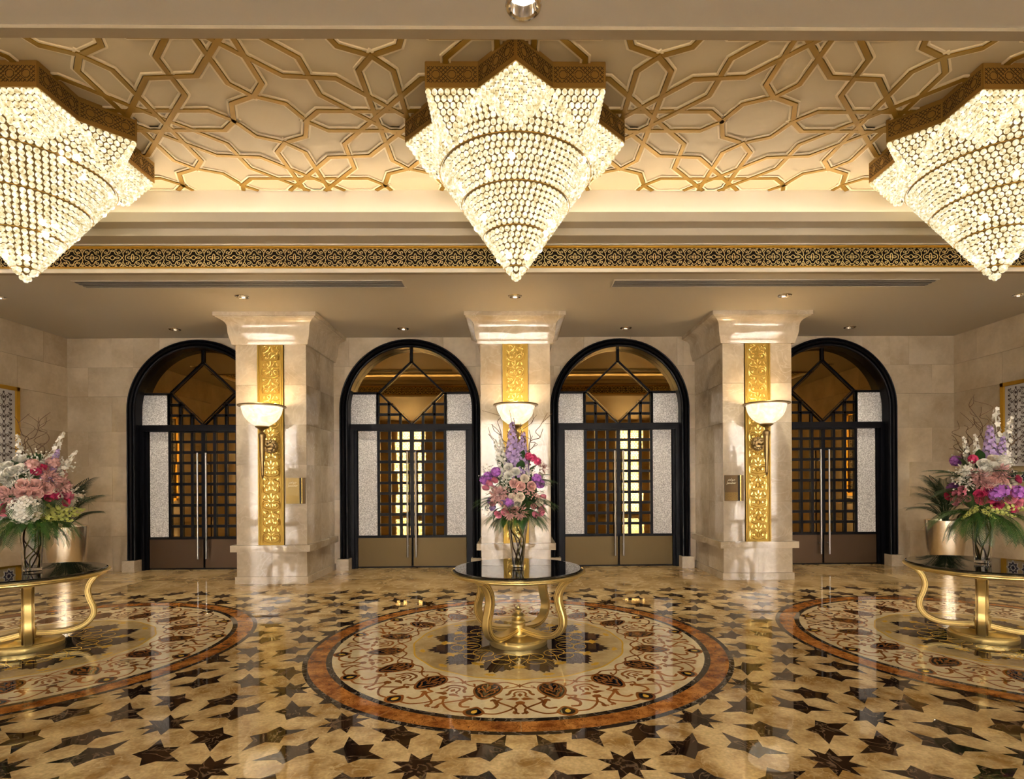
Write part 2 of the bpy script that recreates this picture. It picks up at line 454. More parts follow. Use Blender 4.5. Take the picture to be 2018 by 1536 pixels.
def ray(th, r): return (r * math.sin(R(th)), -r * math.cos(R(th)))   # th from the front (towards camera)
def rib(mb, pts, w, h=0.0022, n=5):
    w = [q * 1.35 for q in w] if isinstance(w, list) else w * 1.35
    mb.ribbon(cr([ray(*p) for p in pts], n), w, 0.004, z0=h - 0.004)
def med_sector_meshes():
    H = 0.0022
    out = {}
    sc = MB()
    for s in (1, -1):
        g = lambda L: [(s * t, r) for t, r in L]
        rib(sc, g([(8.9, 1.665), (6.0, 1.665), (3.4, 1.615), (1.6, 1.555), (0.9, 1.51), (0, 1.475)]), 0.013)
        rib(sc, g([(0.3, 1.655), (1.1, 1.635), (1.3, 1.575), (3.4, 1.52), (5.7, 1.475), (6.4, 1.44), (5.5, 1.405), (7.4, 1.39), (8.3, 1.36)]), 0.014)
        rib(sc, g([(8.6, 1.455), (7.6, 1.43), (6.9, 1.47), (6.2, 1.525), (7.2, 1.58), (9.4, 1.575)]), [0.006, 0.010, 0.02, 0.022, 0.022, 0.022, 0.022, 0.022, 0.022, 0.022, 0.02, 0.02, 0.02, 0.02, 0.02] + [0.016] * 11)
        rib(sc, g([(0.2, 1.145), (2.6, 1.10), (6.0, 1.075), (9.0, 1.095), (11.25, 1.10)]), 0.012)
        rib(sc, g([(0.4, 1.15), (3.0, 1.185), (5.6, 1.20), (7.0, 1.215)]), 0.010)
        rib(sc, g([(5.6, 1.20), (5.0, 1.165), (4.2, 1.15)]), 0.012)
    out['scroll_inlay'] = ('inlay_r', sc)
    pm = MB()
    for s in (1, -1):
        g = lambda L: [(s * t, r) for t, r in L]
        rib(pm, g([(0, 1.225), (1.8, 1.228), (3.2, 1.255), (3.5, 1.30), (4.6, 1.335)]), [0.016, 0.018] * 9 + [0.02, 0.016, 0.004])
        rib(pm, g([(0, 1.268), (1.2, 1.27), (1.9, 1.30), (1.7, 1.345), (2.6, 1.37)]), [0.012] * 18 + [0.012, 0.008, 0.004])
        pm.prism([ray(s * t, r) for t, r in ([(0.2, 1.40), (1.2, 1.375), (2.8, 1.385), (4.3, 1.415), (2.4, 1.418), (1.0, 1.425)][::s])], -0.008, H)
        pm.prism([ray(s * t, r) for t, r in ([(0.9, 1.63), (1.7, 1.61), (2.0, 1.645), (1.2, 1.665)][::s])], -0.008, H)
    pm.prism([ray(t, r) for t, r in [(0, 1.29), (0.9, 1.325), (0, 1.36), (-0.9, 1.325)][::-1]], -0.008, H)
    pm.prism([ray(t, r) for t, r in [(0, 1.44), (1.3, 1.455), (1.3, 1.485), (0, 1.505), (-1.3, 1.485), (-1.3, 1.455)][::-1]], -0.008, H)
    pm.prism([ray(t, r) for t, r in [(0, 1.105), (0.8, 1.145), (0, 1.185), (-0.8, 1.145)][::-1]], -0.008, H)
    out['palmette_inlay'] = ('inlay_r', pm)
    return out

def bud_outline(k, n=22):
    o = []
    for i in range(n):
        t = 2 * PI * i / n
        o.append((0.112 * k * math.sin(t), 1.235 - 0.135 * k * math.cos(t) if math.cos(t) > 0 else 1.235 - 0.155 * k * math.cos(t) * (1 + 0.3 * abs(math.cos(t)) ** 4)))
    return [(x, -y) for x, y in o]
def ccw(p): return p if area(p) > 0 else p[::-1]

def med_meshes():
    H = 0.0020
    D = {}
    for k, (mt, mb) in med_sector_meshes().items(): D[k] = mb.mesh(k, mt)
    # buds and eyes are drawn on the axis, then turned by 11.25 degrees
    D['bud_inlay'] = MB().prism(ccw(bud_outline(1.0)), -0.008, 0.0024).mesh('bud_inlay', 'inlay_r')
    D['bud_ground'] = MB().prism(ccw([(x * .84, -1.25 + (y + 1.25) * .86) for x, y in bud_outline(1.0)]), -0.008, 0.0028).mesh('bud_ground', 'inlay_k')
    d = MB()
    for s in (1, -1):
        d.ribbon(cr([(s * .004, -1.39), (s * .03, -1.33), (s * .062, -1.29), (s * .05, -1.245), (s * .03, -1.27)], 4), .014, .004, False, -.0008)
        d.ribbon(cr([(s * .004, -1.30), (s * .022, -1.25), (s * .055, -1.20), (s * .05, -1.16), (s * .028, -1.175)], 4), .013, .004, False, -.0008)
        d.prism(ccw(drop(s * .074, -1.235, .024, .010, R(90), 8)), -.008, .0032)
    d.prism(ccw(drop(0, -1.205, .05, .016, R(90), 10)), -.008, .0032)
    d.prism(ccw(drop(0, -1.135, .018, .02, R(90), 8)), -.008, .0032)
    D['bud_leaf_inlay'] = d.mesh('bud_leaf_inlay', 'inlay_r')
    D['eye_rim'] = MB().prism(ccw(drop(0, -1.645, 0.082, 0.078, PI / 2, 20)), -0.008, 0.0026).mesh('eye_rim', 'inlay_r')
    D['eye_ground'] = MB().prism(ccw(drop(0, -1.648, 0.058, 0.056, PI / 2, 20)), -0.008, 0.0031).mesh('eye_ground', 'inlay_k')
    D['eye_drop'] = MB().prism(ccw(drop(0.004, -1.648, 0.032, 0.021, PI / 2.4, 12)), -0.008, 0.0036).mesh('eye_drop', 'inlay_y')
    # centre rosette: twelve dark fan leaves
    leaf = [(0, .36), (2.2, .45), (6.5, .53), (11.0, .565), (14.2, .60), (14.0, .645), (11.5, .665), (12.0, .70), (15.0, .735), (11.5, .755), (9.2, .80), (7.0, .785), (5.2, .84), (3.2, .82), (1.6, .885), (0, .85)]
    out = [ray(t, r) for t, r in leaf] + [ray(-t, r) for t, r in leaf[-2:0:-1]]
    D['fan_leaf_inlay'] = MB().prism(ccw(out), -0.008, 0.0022).mesh('fan_leaf_inlay', 'inlay_d')
    g = MB()
    g.ribbon([(0.105 * math.cos(2 * PI * k / 20), -0.46 + 0.085 * math.sin(2 * PI * k / 20)) for k in range(20)], 0.007, 0.004, True, -0.0008)
    g.ribbon([(0.085 * math.cos(2 * PI * k / 18), -0.60 + 0.06 * math.sin(2 * PI * k / 18)) for k in range(18)], 0.006, 0.004, True, -0.0008)
    for s in (1, -1):
        g.ribbon(cr([ray(s * 1, .40), ray(s * 6, .52), ray(s * 11, .60), ray(s * 14.5, .69), ray(s * 11.5, .735)], 5), 0.006, 0.004, False, -0.0008)
    D['gold_line_inlay'] = g.mesh('gold_line_inlay', 'inlay_y')
    b = MB()
    for k in range(5):
        a = R(-60 + 30 * k) - PI / 2
        b.prism(ccw(drop(0.035 * math.cos(a), -0.905 + 0.028 * math.sin(a), 0.026, 0.013, a, 8)), -0.008, 0.0030)
    D['gold_floret_inlay'] = b.mesh('gold_floret_inlay', 'inlay_y')
    b = MB()
    for k in range(5):
        a = R(-70 + 35 * k) - PI / 2
        b.prism(ccw(drop(0.04 * math.cos(a), -0.70 + 0.03 * math.sin(a), 0.030, 0.017, a, 8)), -0.008, 0.0032)
    D['gold_shell_inlay'] = b.mesh('gold_shell_inlay', 'inlay_y')
    return D
MED = med_meshes()
def medallion(x, side):
    e = link('medallion', None, fl, (x, MY, 0)); e.empty_display_size = 0.1
    e['label'] = 'round inlaid marble medallion under the %s table' % side
    disc(MR, 0.0010, 'ring_d', 'outer_dark_ring', e, ri=1.925)
    n = 12
    for k in range(n):   # red ring of twelve curved pieces
        a0, a1 = 360 / n * k + 0.06, 360 / n * (k + 1) - 0.06
        st = 10
        p = [ray(a0 + (a1 - a0) * q / st, 1.926) for q in range(st + 1)] + [ray(a1 - (a1 - a0) * q / st, 1.775) for q in range(st + 1)]
        MB().prism(ccw(p), -0.008, 0.0011).build('red_ring_segment', 'ring_r', e)
    disc(1.776, 0.0012, 'ring_d', 'inner_dark_ring', e, ri=1.725)
    disc(1.726, 0.0013, 'field', 'cream_field', e)
    # gold scalloped line and inner field
    sc = [ray(360 * k / 192, 1.005 + 0.007 * math.cos(R(16 * 360 * k / 192))) for k in range(192)]
    MB().prism(ccw(sc), -0.008, 0.0016).build('inner_field', 'field_in', e)
    MB().ribbon(sc, 0.016, 0.003, True, -0.001).build('scalloped_gold_line', 'inlay_y', e)
    disc(0.60, 0.0019, 'inlay_d', 'dark_centre_disc', e, 64)
    for k in range(16):
        a = R(22.5 * k)
        for nm in ('scroll_inlay', 'palmette_inlay'): link(nm, MED[nm], e, None, (0, 0, a))
        for nm in ('bud_inlay', 'bud_ground', 'bud_leaf_inlay', 'eye_rim', 'eye_ground', 'eye_drop'): link(nm, MED[nm], e, None, (0, 0, a + R(11.25)))
    for k in range(12):
        a = R(30 * k + 15)
        for nm in ('fan_leaf_inlay', 'gold_line_inlay', 'gold_floret_inlay'): link(nm, MED[nm], e, None, (0, 0, a))
        link('gold_shell_inlay', MED['gold_shell_inlay'], e, None, (0, 0, R(30 * k)))
for x, sd in ((0, 'middle'), (-MX, 'left'), (MX, 'right')): medallion(x, sd)

# ================================================================== CEILING
CZ = 4.14; CT = 5.14
X0, X1, Y0, Y1 = -7.2, 7.2, 3.15, 6.86
DLXY = [(0.03, 3.0), (-3.77, 7.76), (0, 7.76), (3.77, 7.76), (-7.1, 7.76), (7.1, 7.76), (-5.7, 9.42), (-1.88, 9.42), (1.88, 9.42), (5.7, 9.42)]
cl = MB()
def slab_holes(x0, x1, y0, y1):
    pts = [p for p in DLXY if x0 < p[0] < x1 and y0 < p[1] < y1]
    y = y0; q = 0.11; n = 32
    for yy in sorted({p[1] for p in pts}):
        cl.box(x0, x1, y, yy - q, CZ, CZ + 0.1)
        x = x0
        for px in sorted(p[0] for p in pts if p[1] == yy):
            cl.box(x, px - q, yy - q, yy + q, CZ, CZ + 0.1)
            v = []; f = []
            for k in range(n):
                a = 2 * PI * k / n; c, s_ = math.cos(a), math.sin(a); m = q / max(abs(c), abs(s_))
                v += [(px + .085 * c, yy + .085 * s_, CZ), (px + m * c, yy + m * s_, CZ), (px + .085 * c, yy + .085 * s_, CZ + .1)]
                i, j = 3 * k, 3 * ((k + 1) % n)
                f += [(i, j, j + 1, i + 1), (i + 2, j + 2, j, i)]
            cl.add(v, f)
            x = px + q
        cl.box(x, x1, yy - q, yy + q, CZ, CZ + 0.1)
        y = yy + q
    cl.box(x0, x1, y, y1, CZ, CZ + 0.1)
slab_holes(-11, 11, -4, Y0)
slab_holes(-11, 11, Y1, 10.4)
cl.box(-11, X0, Y0, Y1, CZ, CZ + 0.1)
cl.box(X1, 11, Y0, Y1, CZ, CZ + 0.1)
ceil = struct(cl.build('ceiling', 'paint'))
def loop_sweep(prof, name, mat, parent=ceil):       # profile (inset, z) around the coffer opening
    mb = MB(); v = []
    for o, z in prof:
        v += [(X0 + o, Y0 + o, z), (X1 - o, Y0 + o, z), (X1 - o, Y1 - o, z), (X0 + o, Y1 - o, z)]
    f = []
    for i in range(len(prof) - 1):
        for k in range(4):
            a = 4 * i + k; b = 4 * i + (k + 1) % 4
            f.append((a, b, b + 4, a + 4))
    mb.add(v, f)
    return mb.build(name, mat, parent)
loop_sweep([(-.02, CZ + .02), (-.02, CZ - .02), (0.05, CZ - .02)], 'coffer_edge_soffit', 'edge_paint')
loop_sweep([(0.05, CZ - .02), (0.055, CZ - .012), (0.055, CZ + .02), (0.045, CZ + .035), (0, CZ + .035)], 'coffer_edge_bead', 'moulding')
loop_sweep([(0, CZ + .035), (.03, CZ + .037), (.038, CZ + .05), (.03, CZ + .063), (.012, CZ + .07), (.004, CZ + .072)], 'gold_moulding', 'gold_mould')
loop_sweep([(.004, CZ + .07), (.004, CZ + .29)], 'frieze_band', 'frieze_dark')
loop_sweep([(.004, CZ + .288), (.02, CZ + .29), (.036, CZ + .30), (.036, CZ + .312), (.01, CZ + .318)], 'gold_moulding', 'gold_mould')
loop_sweep([(0.008, CZ + .317), (0.045, CZ + .319), (0.045, CZ + .34), (.0, CZ + .34)], 'cream_moulding', 'moulding')
loop_sweep([(0, CZ + .335), (.27, CZ + .335), (.27, CZ + .42), (.44, CZ + .42), (.44, CZ + .53), (.02, CZ + .53)], 'coffer_step', 'paint_orn')
loop_sweep([(.02, CZ + .52), (.02, CT)], 'cove_wall', 'cove')
loop_sweep([(.06, CZ + .535), (.06, CZ + .555), (.085, CZ + .555), (.085, CZ + .535)], 'cove_light_strip', 'cove_led')
MB().box(X0, X1, Y0, Y1, CT, CT + 0.08).build('ornate_panel', 'paint_orn', ceil)

# frieze filigree
def frieze_unit():
    mb = MB(); w = 0.0068
    q = []
    q.append(cr([(0, .082), (.022, .078), (.034, .05), (.060, .036), (.088, .030), (.118, .002)], 5))
    q.append(cr([(0, .028), (.018, .018), (.03, .0)], 4))
    q.append(cr([(0, .102), (.018, .092), (.04, .088), (.055, .066), (.07, .05)], 4))
    q.append(spiral(.083, .062, .022, R(230), -1.1, 14))
    q.append(cr([(.245, .092), (.225, .085), (.21, .055), (.19, .04), (.165, .03), (.155, .0)], 5))
    q.append(cr([(.245, .05), (.232, .03), (.236, .0)], 4))
    q.append(spiral(.178, .07, .022, R(-50), 1.1, 14))
    q.append(cr([(.118, .002), (.135, .022), (.128, .05), (.14, .075), (.165, .105), (.19, .112)], 5))
    q.append(spiral(.125, .094, .018, R(0), 1.2, 12))
    q.append(cr([(.09, .112), (.105, .092), (.12, .06)], 4))
    q.append(spiral(.045, .105, .014, R(180), -1.1, 10))
    q.append(spiral(.215, .104, .014, R(0), 1.1, 10))
    q.append(cr([(.03, .0), (.05, .01), (.07, .008), (.085, .0)], 4))
    q.append(cr([(.236, .0), (.215, .012), (.195, .012), (.18, .0)], 4))
    for L in q:
        for sx in (1, -1):
            for sy in (1, -1):
                mb.ribbon([(x * sx, y * sy) for x, y in L], w, 0.006)
    return mb.mesh('filigree', 'frieze_gold')
fu = frieze_unit()
zc = CZ + 0.18
for k in range(-14, 15):
    x = k * 0.49
    link('filigree', fu, ceil, (x, Y1 - 0.006, zc), (R(90), 0, 0), (1, .95, 1))
    link('filigree', fu, ceil, (x, Y0 + 0.006, zc), (R(90), 0, PI), (1, .95, 1))
for k in range(-3, 4):
    y = (Y0 + Y1) / 2 + k * 0.49
    link('filigree', fu, ceil, (X0 + 0.006, y, zc), (R(90), 0, R(90)), (1, .95, 1))
    link('filigree', fu, ceil, (X1 - 0.006, y, zc), (R(90), 0, R(-90)), (1, .95, 1))

# ornamental lattice
CY = 5.5
clipr = (X0 + .04, X1 - .04, Y0 + .06, Y1 - .04)
def clip_seg(a, b):
    t0, t1 = 0.0, 1.0; dx, dy = b[0] - a[0], b[1] - a[1]
    for p, q in ((-dx, a[0] - clipr[0]), (dx, clipr[1] - a[0]), (-dy, a[1] - clipr[2]), (dy, clipr[3] - a[1])):
        if abs(p) < 1e-9:
            if q < 0: return None
        else:
            t = q / p
            if p < 0: t0 = max(t0, t)
            else: t1 = min(t1, t)
    if t0 >= t1: return None
    return (a[0] + dx * t0, a[1] + dy * t0), (a[0] + dx * t1, a[1] + dy * t1)
def clip_poly(pts, closed):
    segs = []; n = len(pts); runs = []
    for i in range(n if closed else n - 1):
        c = clip_seg(pts[i], pts[(i + 1) % n])
        if c is None: continue
        if runs and math.hypot(runs[-1][-1][0] - c[0][0], runs[-1][-1][1] - c[0][1]) < 1e-6: runs[-1].append(c[1])
        else: runs.append([c[0], c[1]])
    return runs
def offset(pts, d, closed):
    mb = MB(); n = len(pts); out = []
    for i in range(n):
        a = pts[i - 1] if (closed or i) else pts[i]; c = pts[(i + 1) % n] if (closed or i < n - 1) else pts[i]
        p = pts[i]
        d1 = (p[0] - a[0], p[1] - a[1]); d2 = (c[0] - p[0], c[1] - p[1])
        if math.hypot(*d1) < 1e-9: d1 = d2
        if math.hypot(*d2) < 1e-9: d2 = d1
        l1 = math.hypot(*d1); l2 = math.hypot(*d2)
        n1 = (-d1[1] / l1, d1[0] / l1); n2 = (-d2[1] / l2, d2[0] / l2)
        m = (n1[0] + n2[0], n1[1] + n2[1]); ml = math.hypot(*m); m = (m[0] / ml, m[1] / ml)
        k = d / max(0.35, m[0] * n1[0] + m[1] * n1[1])
        out.append((p[0] + m[0] * k, p[1] + m[1] * k))
    return out
def lattice_piece(name, pts, closed, lv=0):
    e_ = lv * .0007
    runs = clip_poly(pts, closed)
    if not runs: return
    tot = sum(len(r) for r in runs)
    g = MB(); w = MB()
    whole = closed and len(runs) == 1 and len(runs[0]) == len(pts) + 1
    if whole: g.ribbon(pts, 0.044, -0.020 - e_, True, CT)
    else:
        for r in runs: g.ribbon(r, 0.044, -0.020 - e_, False, CT)
    o = g.build(name, 'gold_strip', ceil)
    for s in (1, -1):
        op = offset(pts, s * 0.036, closed)
        if closed and whole: w.ribbon(op, 0.018, -0.012 - e_, True, CT)
        else:
            for r in clip_poly(op, closed): w.ribbon(r, 0.018, -0.012 - e_, False, CT)
    if w.v: w.build('cream_moulding', 'moulding', o)
for i in range(-4, 5):
    for j in range(-3, 4):
        x = i * 1.2; y = CY + j * 1.2
        if y < 3.0 or y > 7.9: continue
        odd = (i + j) % 2
        if odd:   # rosette
            for k in range(8):
                a = k * PI / 4
                loc = [(-.062, .15), (.68, .15), (.85, 0), (.68, -.15), (-.062, -.15)]
                pts = [(x + u * math.cos(a) - v * math.sin(a), y + u * math.sin(a) + v * math.cos(a)) for u, v in loc]
                lattice_piece('lattice_petal', pts, False, k)
        else:
            pts = [(x + .355 * math.cos(k * PI / 4), y + .355 * math.sin(k * PI / 4)) for k in range(8)]
            lattice_piece('lattice_octagon', pts, True)
for s in (-1, 1):  # extra columns of rosettes/octagons to the sides
    for i in (5, 6):
        for j in range(-2, 3):
            x = s * i * 1.2; y = CY + j * 1.2
            if y < 3.0 or y > 7.9: continue
            if (i + j) % 2:
                for k in range(8):
                    a = k * PI / 4
                    pts = [(x + u * math.cos(a) - v * math.sin(a), y + u * math.sin(a) + v * math.cos(a)) for u, v in [(-.062, .15), (.68, .15), (.85, 0), (.68, -.15), (-.062, -.15)]]
                    lattice_piece('lattice_petal', pts, False, k)
            else:
                lattice_piece('lattice_octagon', [(x + .355 * math.cos(k * PI / 4), y + .355 * math.sin(k * PI / 4)) for k in range(8)], True)

# ================================================================== WALLS
DOORX = [-5.61, -1.87, 1.87, 5.61]
WY = 10.0; RIN = 1.10; ROUT = 1.243; ZS = 2.85
OPEN = 1.17
def arch_z(x):
    for dx in DOORX:
        if abs(x - dx) < OPEN: return ZS + math.sqrt(OPEN ** 2 - (x - dx) ** 2)
    return -1.0
wb = MB()
wb.box(-8.2, 8.2, WY + 0.32, WY + 0.4, 0, CZ)
wall_back = struct(wb.build('wall_back', 'dark'))
def wall_tile(x0, x1, z0, z1):
    xs = {x0, x1}
    for dx in DOORX:
        for e in (-OPEN, OPEN):
            if x0 < dx + e < x1: xs.add(dx + e)
    xs = sorted(xs)
    for a, b in zip(xs, xs[1:]):
        if b - a < 0.02: continue
        m = (a + b) / 2
        if arch_z(m) < 0:
            yield [(a, z0), (b, z0), (b, z1), (a, z1)]
        else:
            n = max(2, int((b - a) / 0.05)); bot = []
            for k in range(n + 1):
                x = a + (b - a) * k / n
                xx = min(max(x, a + 1e-4), b - 1e-4)
                bot.append((x, max(z0, arch_z(xx))))
            if all(p[1] >= z1 for p in bot): continue
            # keep the part below z1
            keep = [p for p in bot if p[1] < z1]
            if len(keep) < 2: continue
            yield keep + [(keep[-1][0], z1), (keep[0][0], z1)]
g_ = 0.0015
rows = [0, 0.62, 1.24, 1.86, 2.48, 3.10, 3.62, CZ]
for r_ in range(len(rows) - 1):
    off = 0.0 if r_ % 2 == 0 else 0.42
    x = -8.0 - off
    while x < 8.0:
        a, b = max(x, -8.0), min(x + 0.84, 8.0)
        if b - a > 0.05:
            for poly in wall_tile(a + g_, b - g_, rows[r_] + g_, rows[r_ + 1] - g_):
                d = random.uniform(0, 0.0012)
                MB().prism([(p[0], p[1]) for p in poly], 0, 0.03).build('wall_tile', 'wall_m', wall_back).matrix_local = Matrix.Translation((0, WY + 0.03 - d, 0)) @ Matrix.Rotation(R(90), 4, 'X')
        x += 0.84
# solid wall body behind tiles, with reveals: piers between the doors
pier = MB(); edges = [-8.2]
for dx in DOORX: edges += [dx - OPEN, dx + OPEN]
edges.append(8.2)
for k in range(0, len(edges), 2): pier.box(edges[k], edges[k + 1], WY + 0.031, WY + 0.32, 0, CZ)
pier.build('wall_pier', 'wall_m', wall_back)

for side, s in (('left', -1), ('right', 1)):
    w = MB(); x0, x1 = sorted((s * 7.97, s * 8.2))
    w.box(x0, x1, 3.2, WY + 0.4, 0, CZ)
    wo = struct(w.build('wall_' + side, 'wall_m'))
    tile = MB().box(0, 1, -0.5, 0.5, 0, 1).mesh('wall_tile', 'wall_m')
    for r_ in range(len(rows) - 1):
        off = 0.0 if r_ % 2 else 0.5
        y = WY - off
        ys = [WY] + ([WY - 0.5] if off else []) 
        while y > 6.2: y -= 1.0; ys.append(y)
        ys = sorted(set(ys), reverse=True)
        for a, b in zip(ys[1:], ys):
            link('wall_tile', tile, wo, (s * 7.94 + (0 if s > 0 else -0.03), (a + b) / 2, rows[r_] + g_), None, (0.03, b - a - 2 * g_, rows[r_ + 1] - rows[r_] - 2 * g_))
    tr = MB().box(min(s * 7.915, s * 7.94), max(s * 7.915, s * 7.94), 6.2, WY, 0, 0.11).build('baseboard_' + side, 'column_m'); struct(tr)
# front (behind the camera) lobby walls with tall latticed windows
wf = MB()
WIN = [(-9.2, 0.9), (-4.55, 0.6), (0, 1.3), (4.95, 0.6), (9.2, 0.9)]
e = [-11.0]
for x, h in WIN: e += [x - h, x + h]
e.append(11.0)
for k in range(0, len(e), 2): wf.box(e[k], e[k + 1], -4.2, -4.0, 0, CZ)
for x, h in WIN: wf.box(x - h, x + h, -4.2, -4.0, 3.8, CZ); wf.box(x - h, x + h, -4.2, -4.0, 0, 0.15)
struct(wf.build('wall_front', 'wall_m'))
for s, sd in ((-1, 'left'), (1, 'right')):
    x0, x1 = sorted((s * 11.0, s * 11.2))
    MB_ = MB().box(x0, x1, -4.2, 3.2, 0, CZ)
    x0, x1 = sorted((s * 8.03, s * 11.0))
    MB_.box(x0, x1, 3.2, 3.4, 0, CZ)
    struct(MB_.build('wall_front_' + sd, 'wall_m'))
latt = MB()
for i in range(5):
    for j in range(10):
        c = (-0.8 + 0.4 * i, 0.2 + 0.4 * j)
        latt.ribbon([(c[0] + 0.17 * math.cos(2 * PI * k / 16), c[1] + 0.17 * math.sin(2 * PI * k / 16)) for k in range(16)], 0.05, 0.03, True)
        latt.ribbon([(c[0] + 0.08 * math.cos(2 * PI * k / 8), c[1] + 0.08 * math.sin(2 * PI * k / 8)) for k in range(8)], 0.045, 0.03, True)
        latt.ribbon([(c[0] - .2, c[1] - .2), (c[0] + .2, c[1] + .2)], 0.04, 0.03)
        latt.ribbon([(c[0] + .2, c[1] - .2), (c[0] - .2, c[1] + .2)], 0.04, 0.03)
latt_m = latt.mesh('window_lattice', 'moulding')
for n, (x, h) in enumerate(WIN):
    wn = struct(MB().box(x - h, x + h, -4.19, -4.17, 0.15, 3.8).build('window_%d' % (n + 1), 'day'))
    link('window_lattice', latt_m, wn, (x, -4.05, 0.16), (R(90), 0, 0), (h / 0.97, 0.91, 1))

# ================================================================== DOORS
pane_m = MB().box(-0.5, 0.5, 0, 0.008, -0.5, 0.5).mesh('pane', 'mirror')
bar_m = MB().box(-0.5, 0.5, -0.5, 0.5, -0.5, 0.5).mesh('muntin', 'black')
def bar2(p, q, w, y0, y1):       # bar in xz plane
    mb = MB()
    mb.ribbon([p, q], w, y1 - y0)
    mb.v = [(x, y0 + z, zz) for x, zz, z in mb.v]
    mb.f = [f[::-1] for f in mb.f]
    return mb
def xz(poly, y0, y1):
    mb = MB(); mb.prism(ccw(poly), 0, y1 - y0)
    mb.v = [(x, y1 - z, zz) for x, zz, z in mb.v]
    return mb
YL = WY + 0.13    # leaf plane
def door(n, dx, kick):
    d = struct(link('door_%d' % n, None, None, (dx, 0, 0)))
    # arched moulded frame, swept
    prof = [(0, YL + .04), (0, WY - .055), (.012, WY - .07), (.028, WY - .075), (.044, WY - .066), (.052, WY - .05), (.06, WY - .078), (.078, WY - .095), (.098, WY - .092), (.108, WY - .075), (.112, WY - .055), (.12, WY - .085), (.132, WY - .09), (.143, WY - .08), (.143, WY + .02)]
    path = [(-1, 0.2), (-1, 1.5)] ; N_ = 40
    v = []; f = []
    st = []
    for z in (0.2, 1.0, 1.9): st.append(('L', z))
    for k in range(N_ + 1): st.append(('A', PI - PI * k / N_))
    for z in (1.9, 1.0, 0.2): st.append(('R', z))
    for typ, t in st:
        for o, y in prof:
            r = RIN + o
            if typ == 'L': v.append((-r, y, t))
            elif typ == 'R': v.append((r, y, t))
            else: v.append((r * math.cos(t), y, ZS + r * math.sin(t)))
    m = len(prof)
    for i in range(len(st) - 1):
        for k in range(m - 1):
            a = i * m + k; f.append((a, a + m, a + m + 1, a + 1))
    mb = MB().add(v, f)
    mb.build('arch_frame', 'black', d)
    for s in (-1, 1):
        x0, x1 = sorted((s * 1.075, s * 1.29))
        MB().box(x0, x1, WY - .15, WY + .05, 0, 0.2).build('plinth_block', 'plinth', d)
        # jamb
        x0, x1 = sorted((s * .985, s * 1.101))
        j = MB().box(x0, x1, YL - .03, YL + .06, 0.0, 2.5)
        x0, x1 = sorted((s * 1.03, s * 1.101)); j.box(x0, x1, YL - .08, YL - .03, 0.0, 2.5)
        j.build('jamb', 'black', d)
    MB().box(-1.10, 1.10, YL - .07, YL + .05, 2.49, 2.60).build('transom_bar', 'black', d)
    MB().box(-.98, .98, YL + .02, YL + .05, 0.0, 0.03).build('threshold', 'black', d)
    # fan light
    fan = link('fanlight', None, d)
    for s in (-1, 1):
        arc = [(s * r0, z0) for r0, z0 in [(math.sqrt(RIN ** 2 - (z - ZS) ** 2) if z > ZS else RIN, z) for z in (2.595, 2.7, 2.85, 2.95, 3.05, 3.10, 3.15)]]
        xz([(s * .61, 2.595)] + arc + [(s * .61, 3.15)], YL, YL + .012).build('frosted_panel', 'frost', fan)
        up = [(0, 3.71)] + [(s * RIN * math.cos(R(t)), ZS + RIN * math.sin(R(t))) for t in (90, 80, 70, 60, 50, 40, 30, 20, 16.3)] + [(s * .565, 3.16)]
        xz(up, YL + .004, YL + .012).build('pane', 'mirror', fan)
        bar2((s * .565, 3.16), (s * 1.08, 3.16), .04, YL - .03, YL).build('glazing_bar', 'black', fan)
        bar2((s * .61, 2.595), (s * .61, 3.165), .05, YL - .03, YL).build('glazing_bar', 'black', fan)
        for x in (.205, .41):
            zt = 2.62 + x / .565 * .56
            bar2((s * x, 2.595), (s * x, zt), .045, YL - .025, YL - .001).build('glazing_bar', 'black', fan)
        for z in (2.775, 2.965):
            xd = (z - 2.62) / .56 * .565
            bar2((s * xd, z), (s * .61, z), .045, YL - .025, YL - .001).build('glazing_bar', 'black', fan)
        xz([(0, 2.595), (s * .61, 2.595), (s * .61, 3.16), (s * .565, 3.16)], YL + .004, YL + .012).build('pane', 'mirror', fan)
        bar2((0, 3.72), (s * .575, 3.17), .05, YL - .03, YL).build('glazing_bar', 'black', fan)
        bar2((0, 2.61), (s * .575, 3.17), .05, YL - .03, YL).build('glazing_bar', 'black', fan)
    xz([(0, 3.71), (.565, 3.17), (0, 2.61), (-.565, 3.17)], YL - .004, YL + .003).build('pane', 'mirror', fan)
    bar2((0, 3.70), (0, 3.96), .05, YL - .03, YL).build('glazing_bar', 'black', fan)
    # leaves
    for s in (-1, 1):
        lf = link('door_leaf', None, d)
        x0, x1 = sorted((s * .59, s * .97))
        MB().box(x0, x1, YL, YL + .012, 0.59, 2.48).build('frosted_panel', 'frost', lf)
        x0, x1 = sorted((s * .02, s * .975))
        MB().box(x0, x1, YL - .012, YL + .03, 0.03, 0.545).build('kick_plate', kick, lf)
        x0, x1 = sorted((s * .005, s * .98))
        MB().box(x0, x1, YL - .02, YL + .03, 0.545, 0.59).build('rail', 'black', lf)
        for i in range(3):
            for j in range(10):
                xa = s * (0.102 + .2 * i); z = 0.59 + .19 * (j + .5)
                tilt = random.uniform(-.004, .004)
                link('pane', pane_m, lf, (xa, YL + .006, z), (random.uniform(-.003, .003), 0, tilt), (.19, 1, .18))
        for i in range(4):
            x = s * (.2 * i + (.018 if i == 0 else 0)); w = .036 if i == 0 else .05
            link('muntin', bar_m, lf, (x, YL - .008, 1.53), None, (w, .036, 1.9))
        for j in range(10):
            link('muntin', bar_m, lf, (s * .3, YL - .006, .59 + .19 * (j + 1)), None, (.60, .03, .048))
        h = MB().tube([(s * .075, YL - .085, .2), (s * .075, YL - .085, 2.1)], .016, 10)
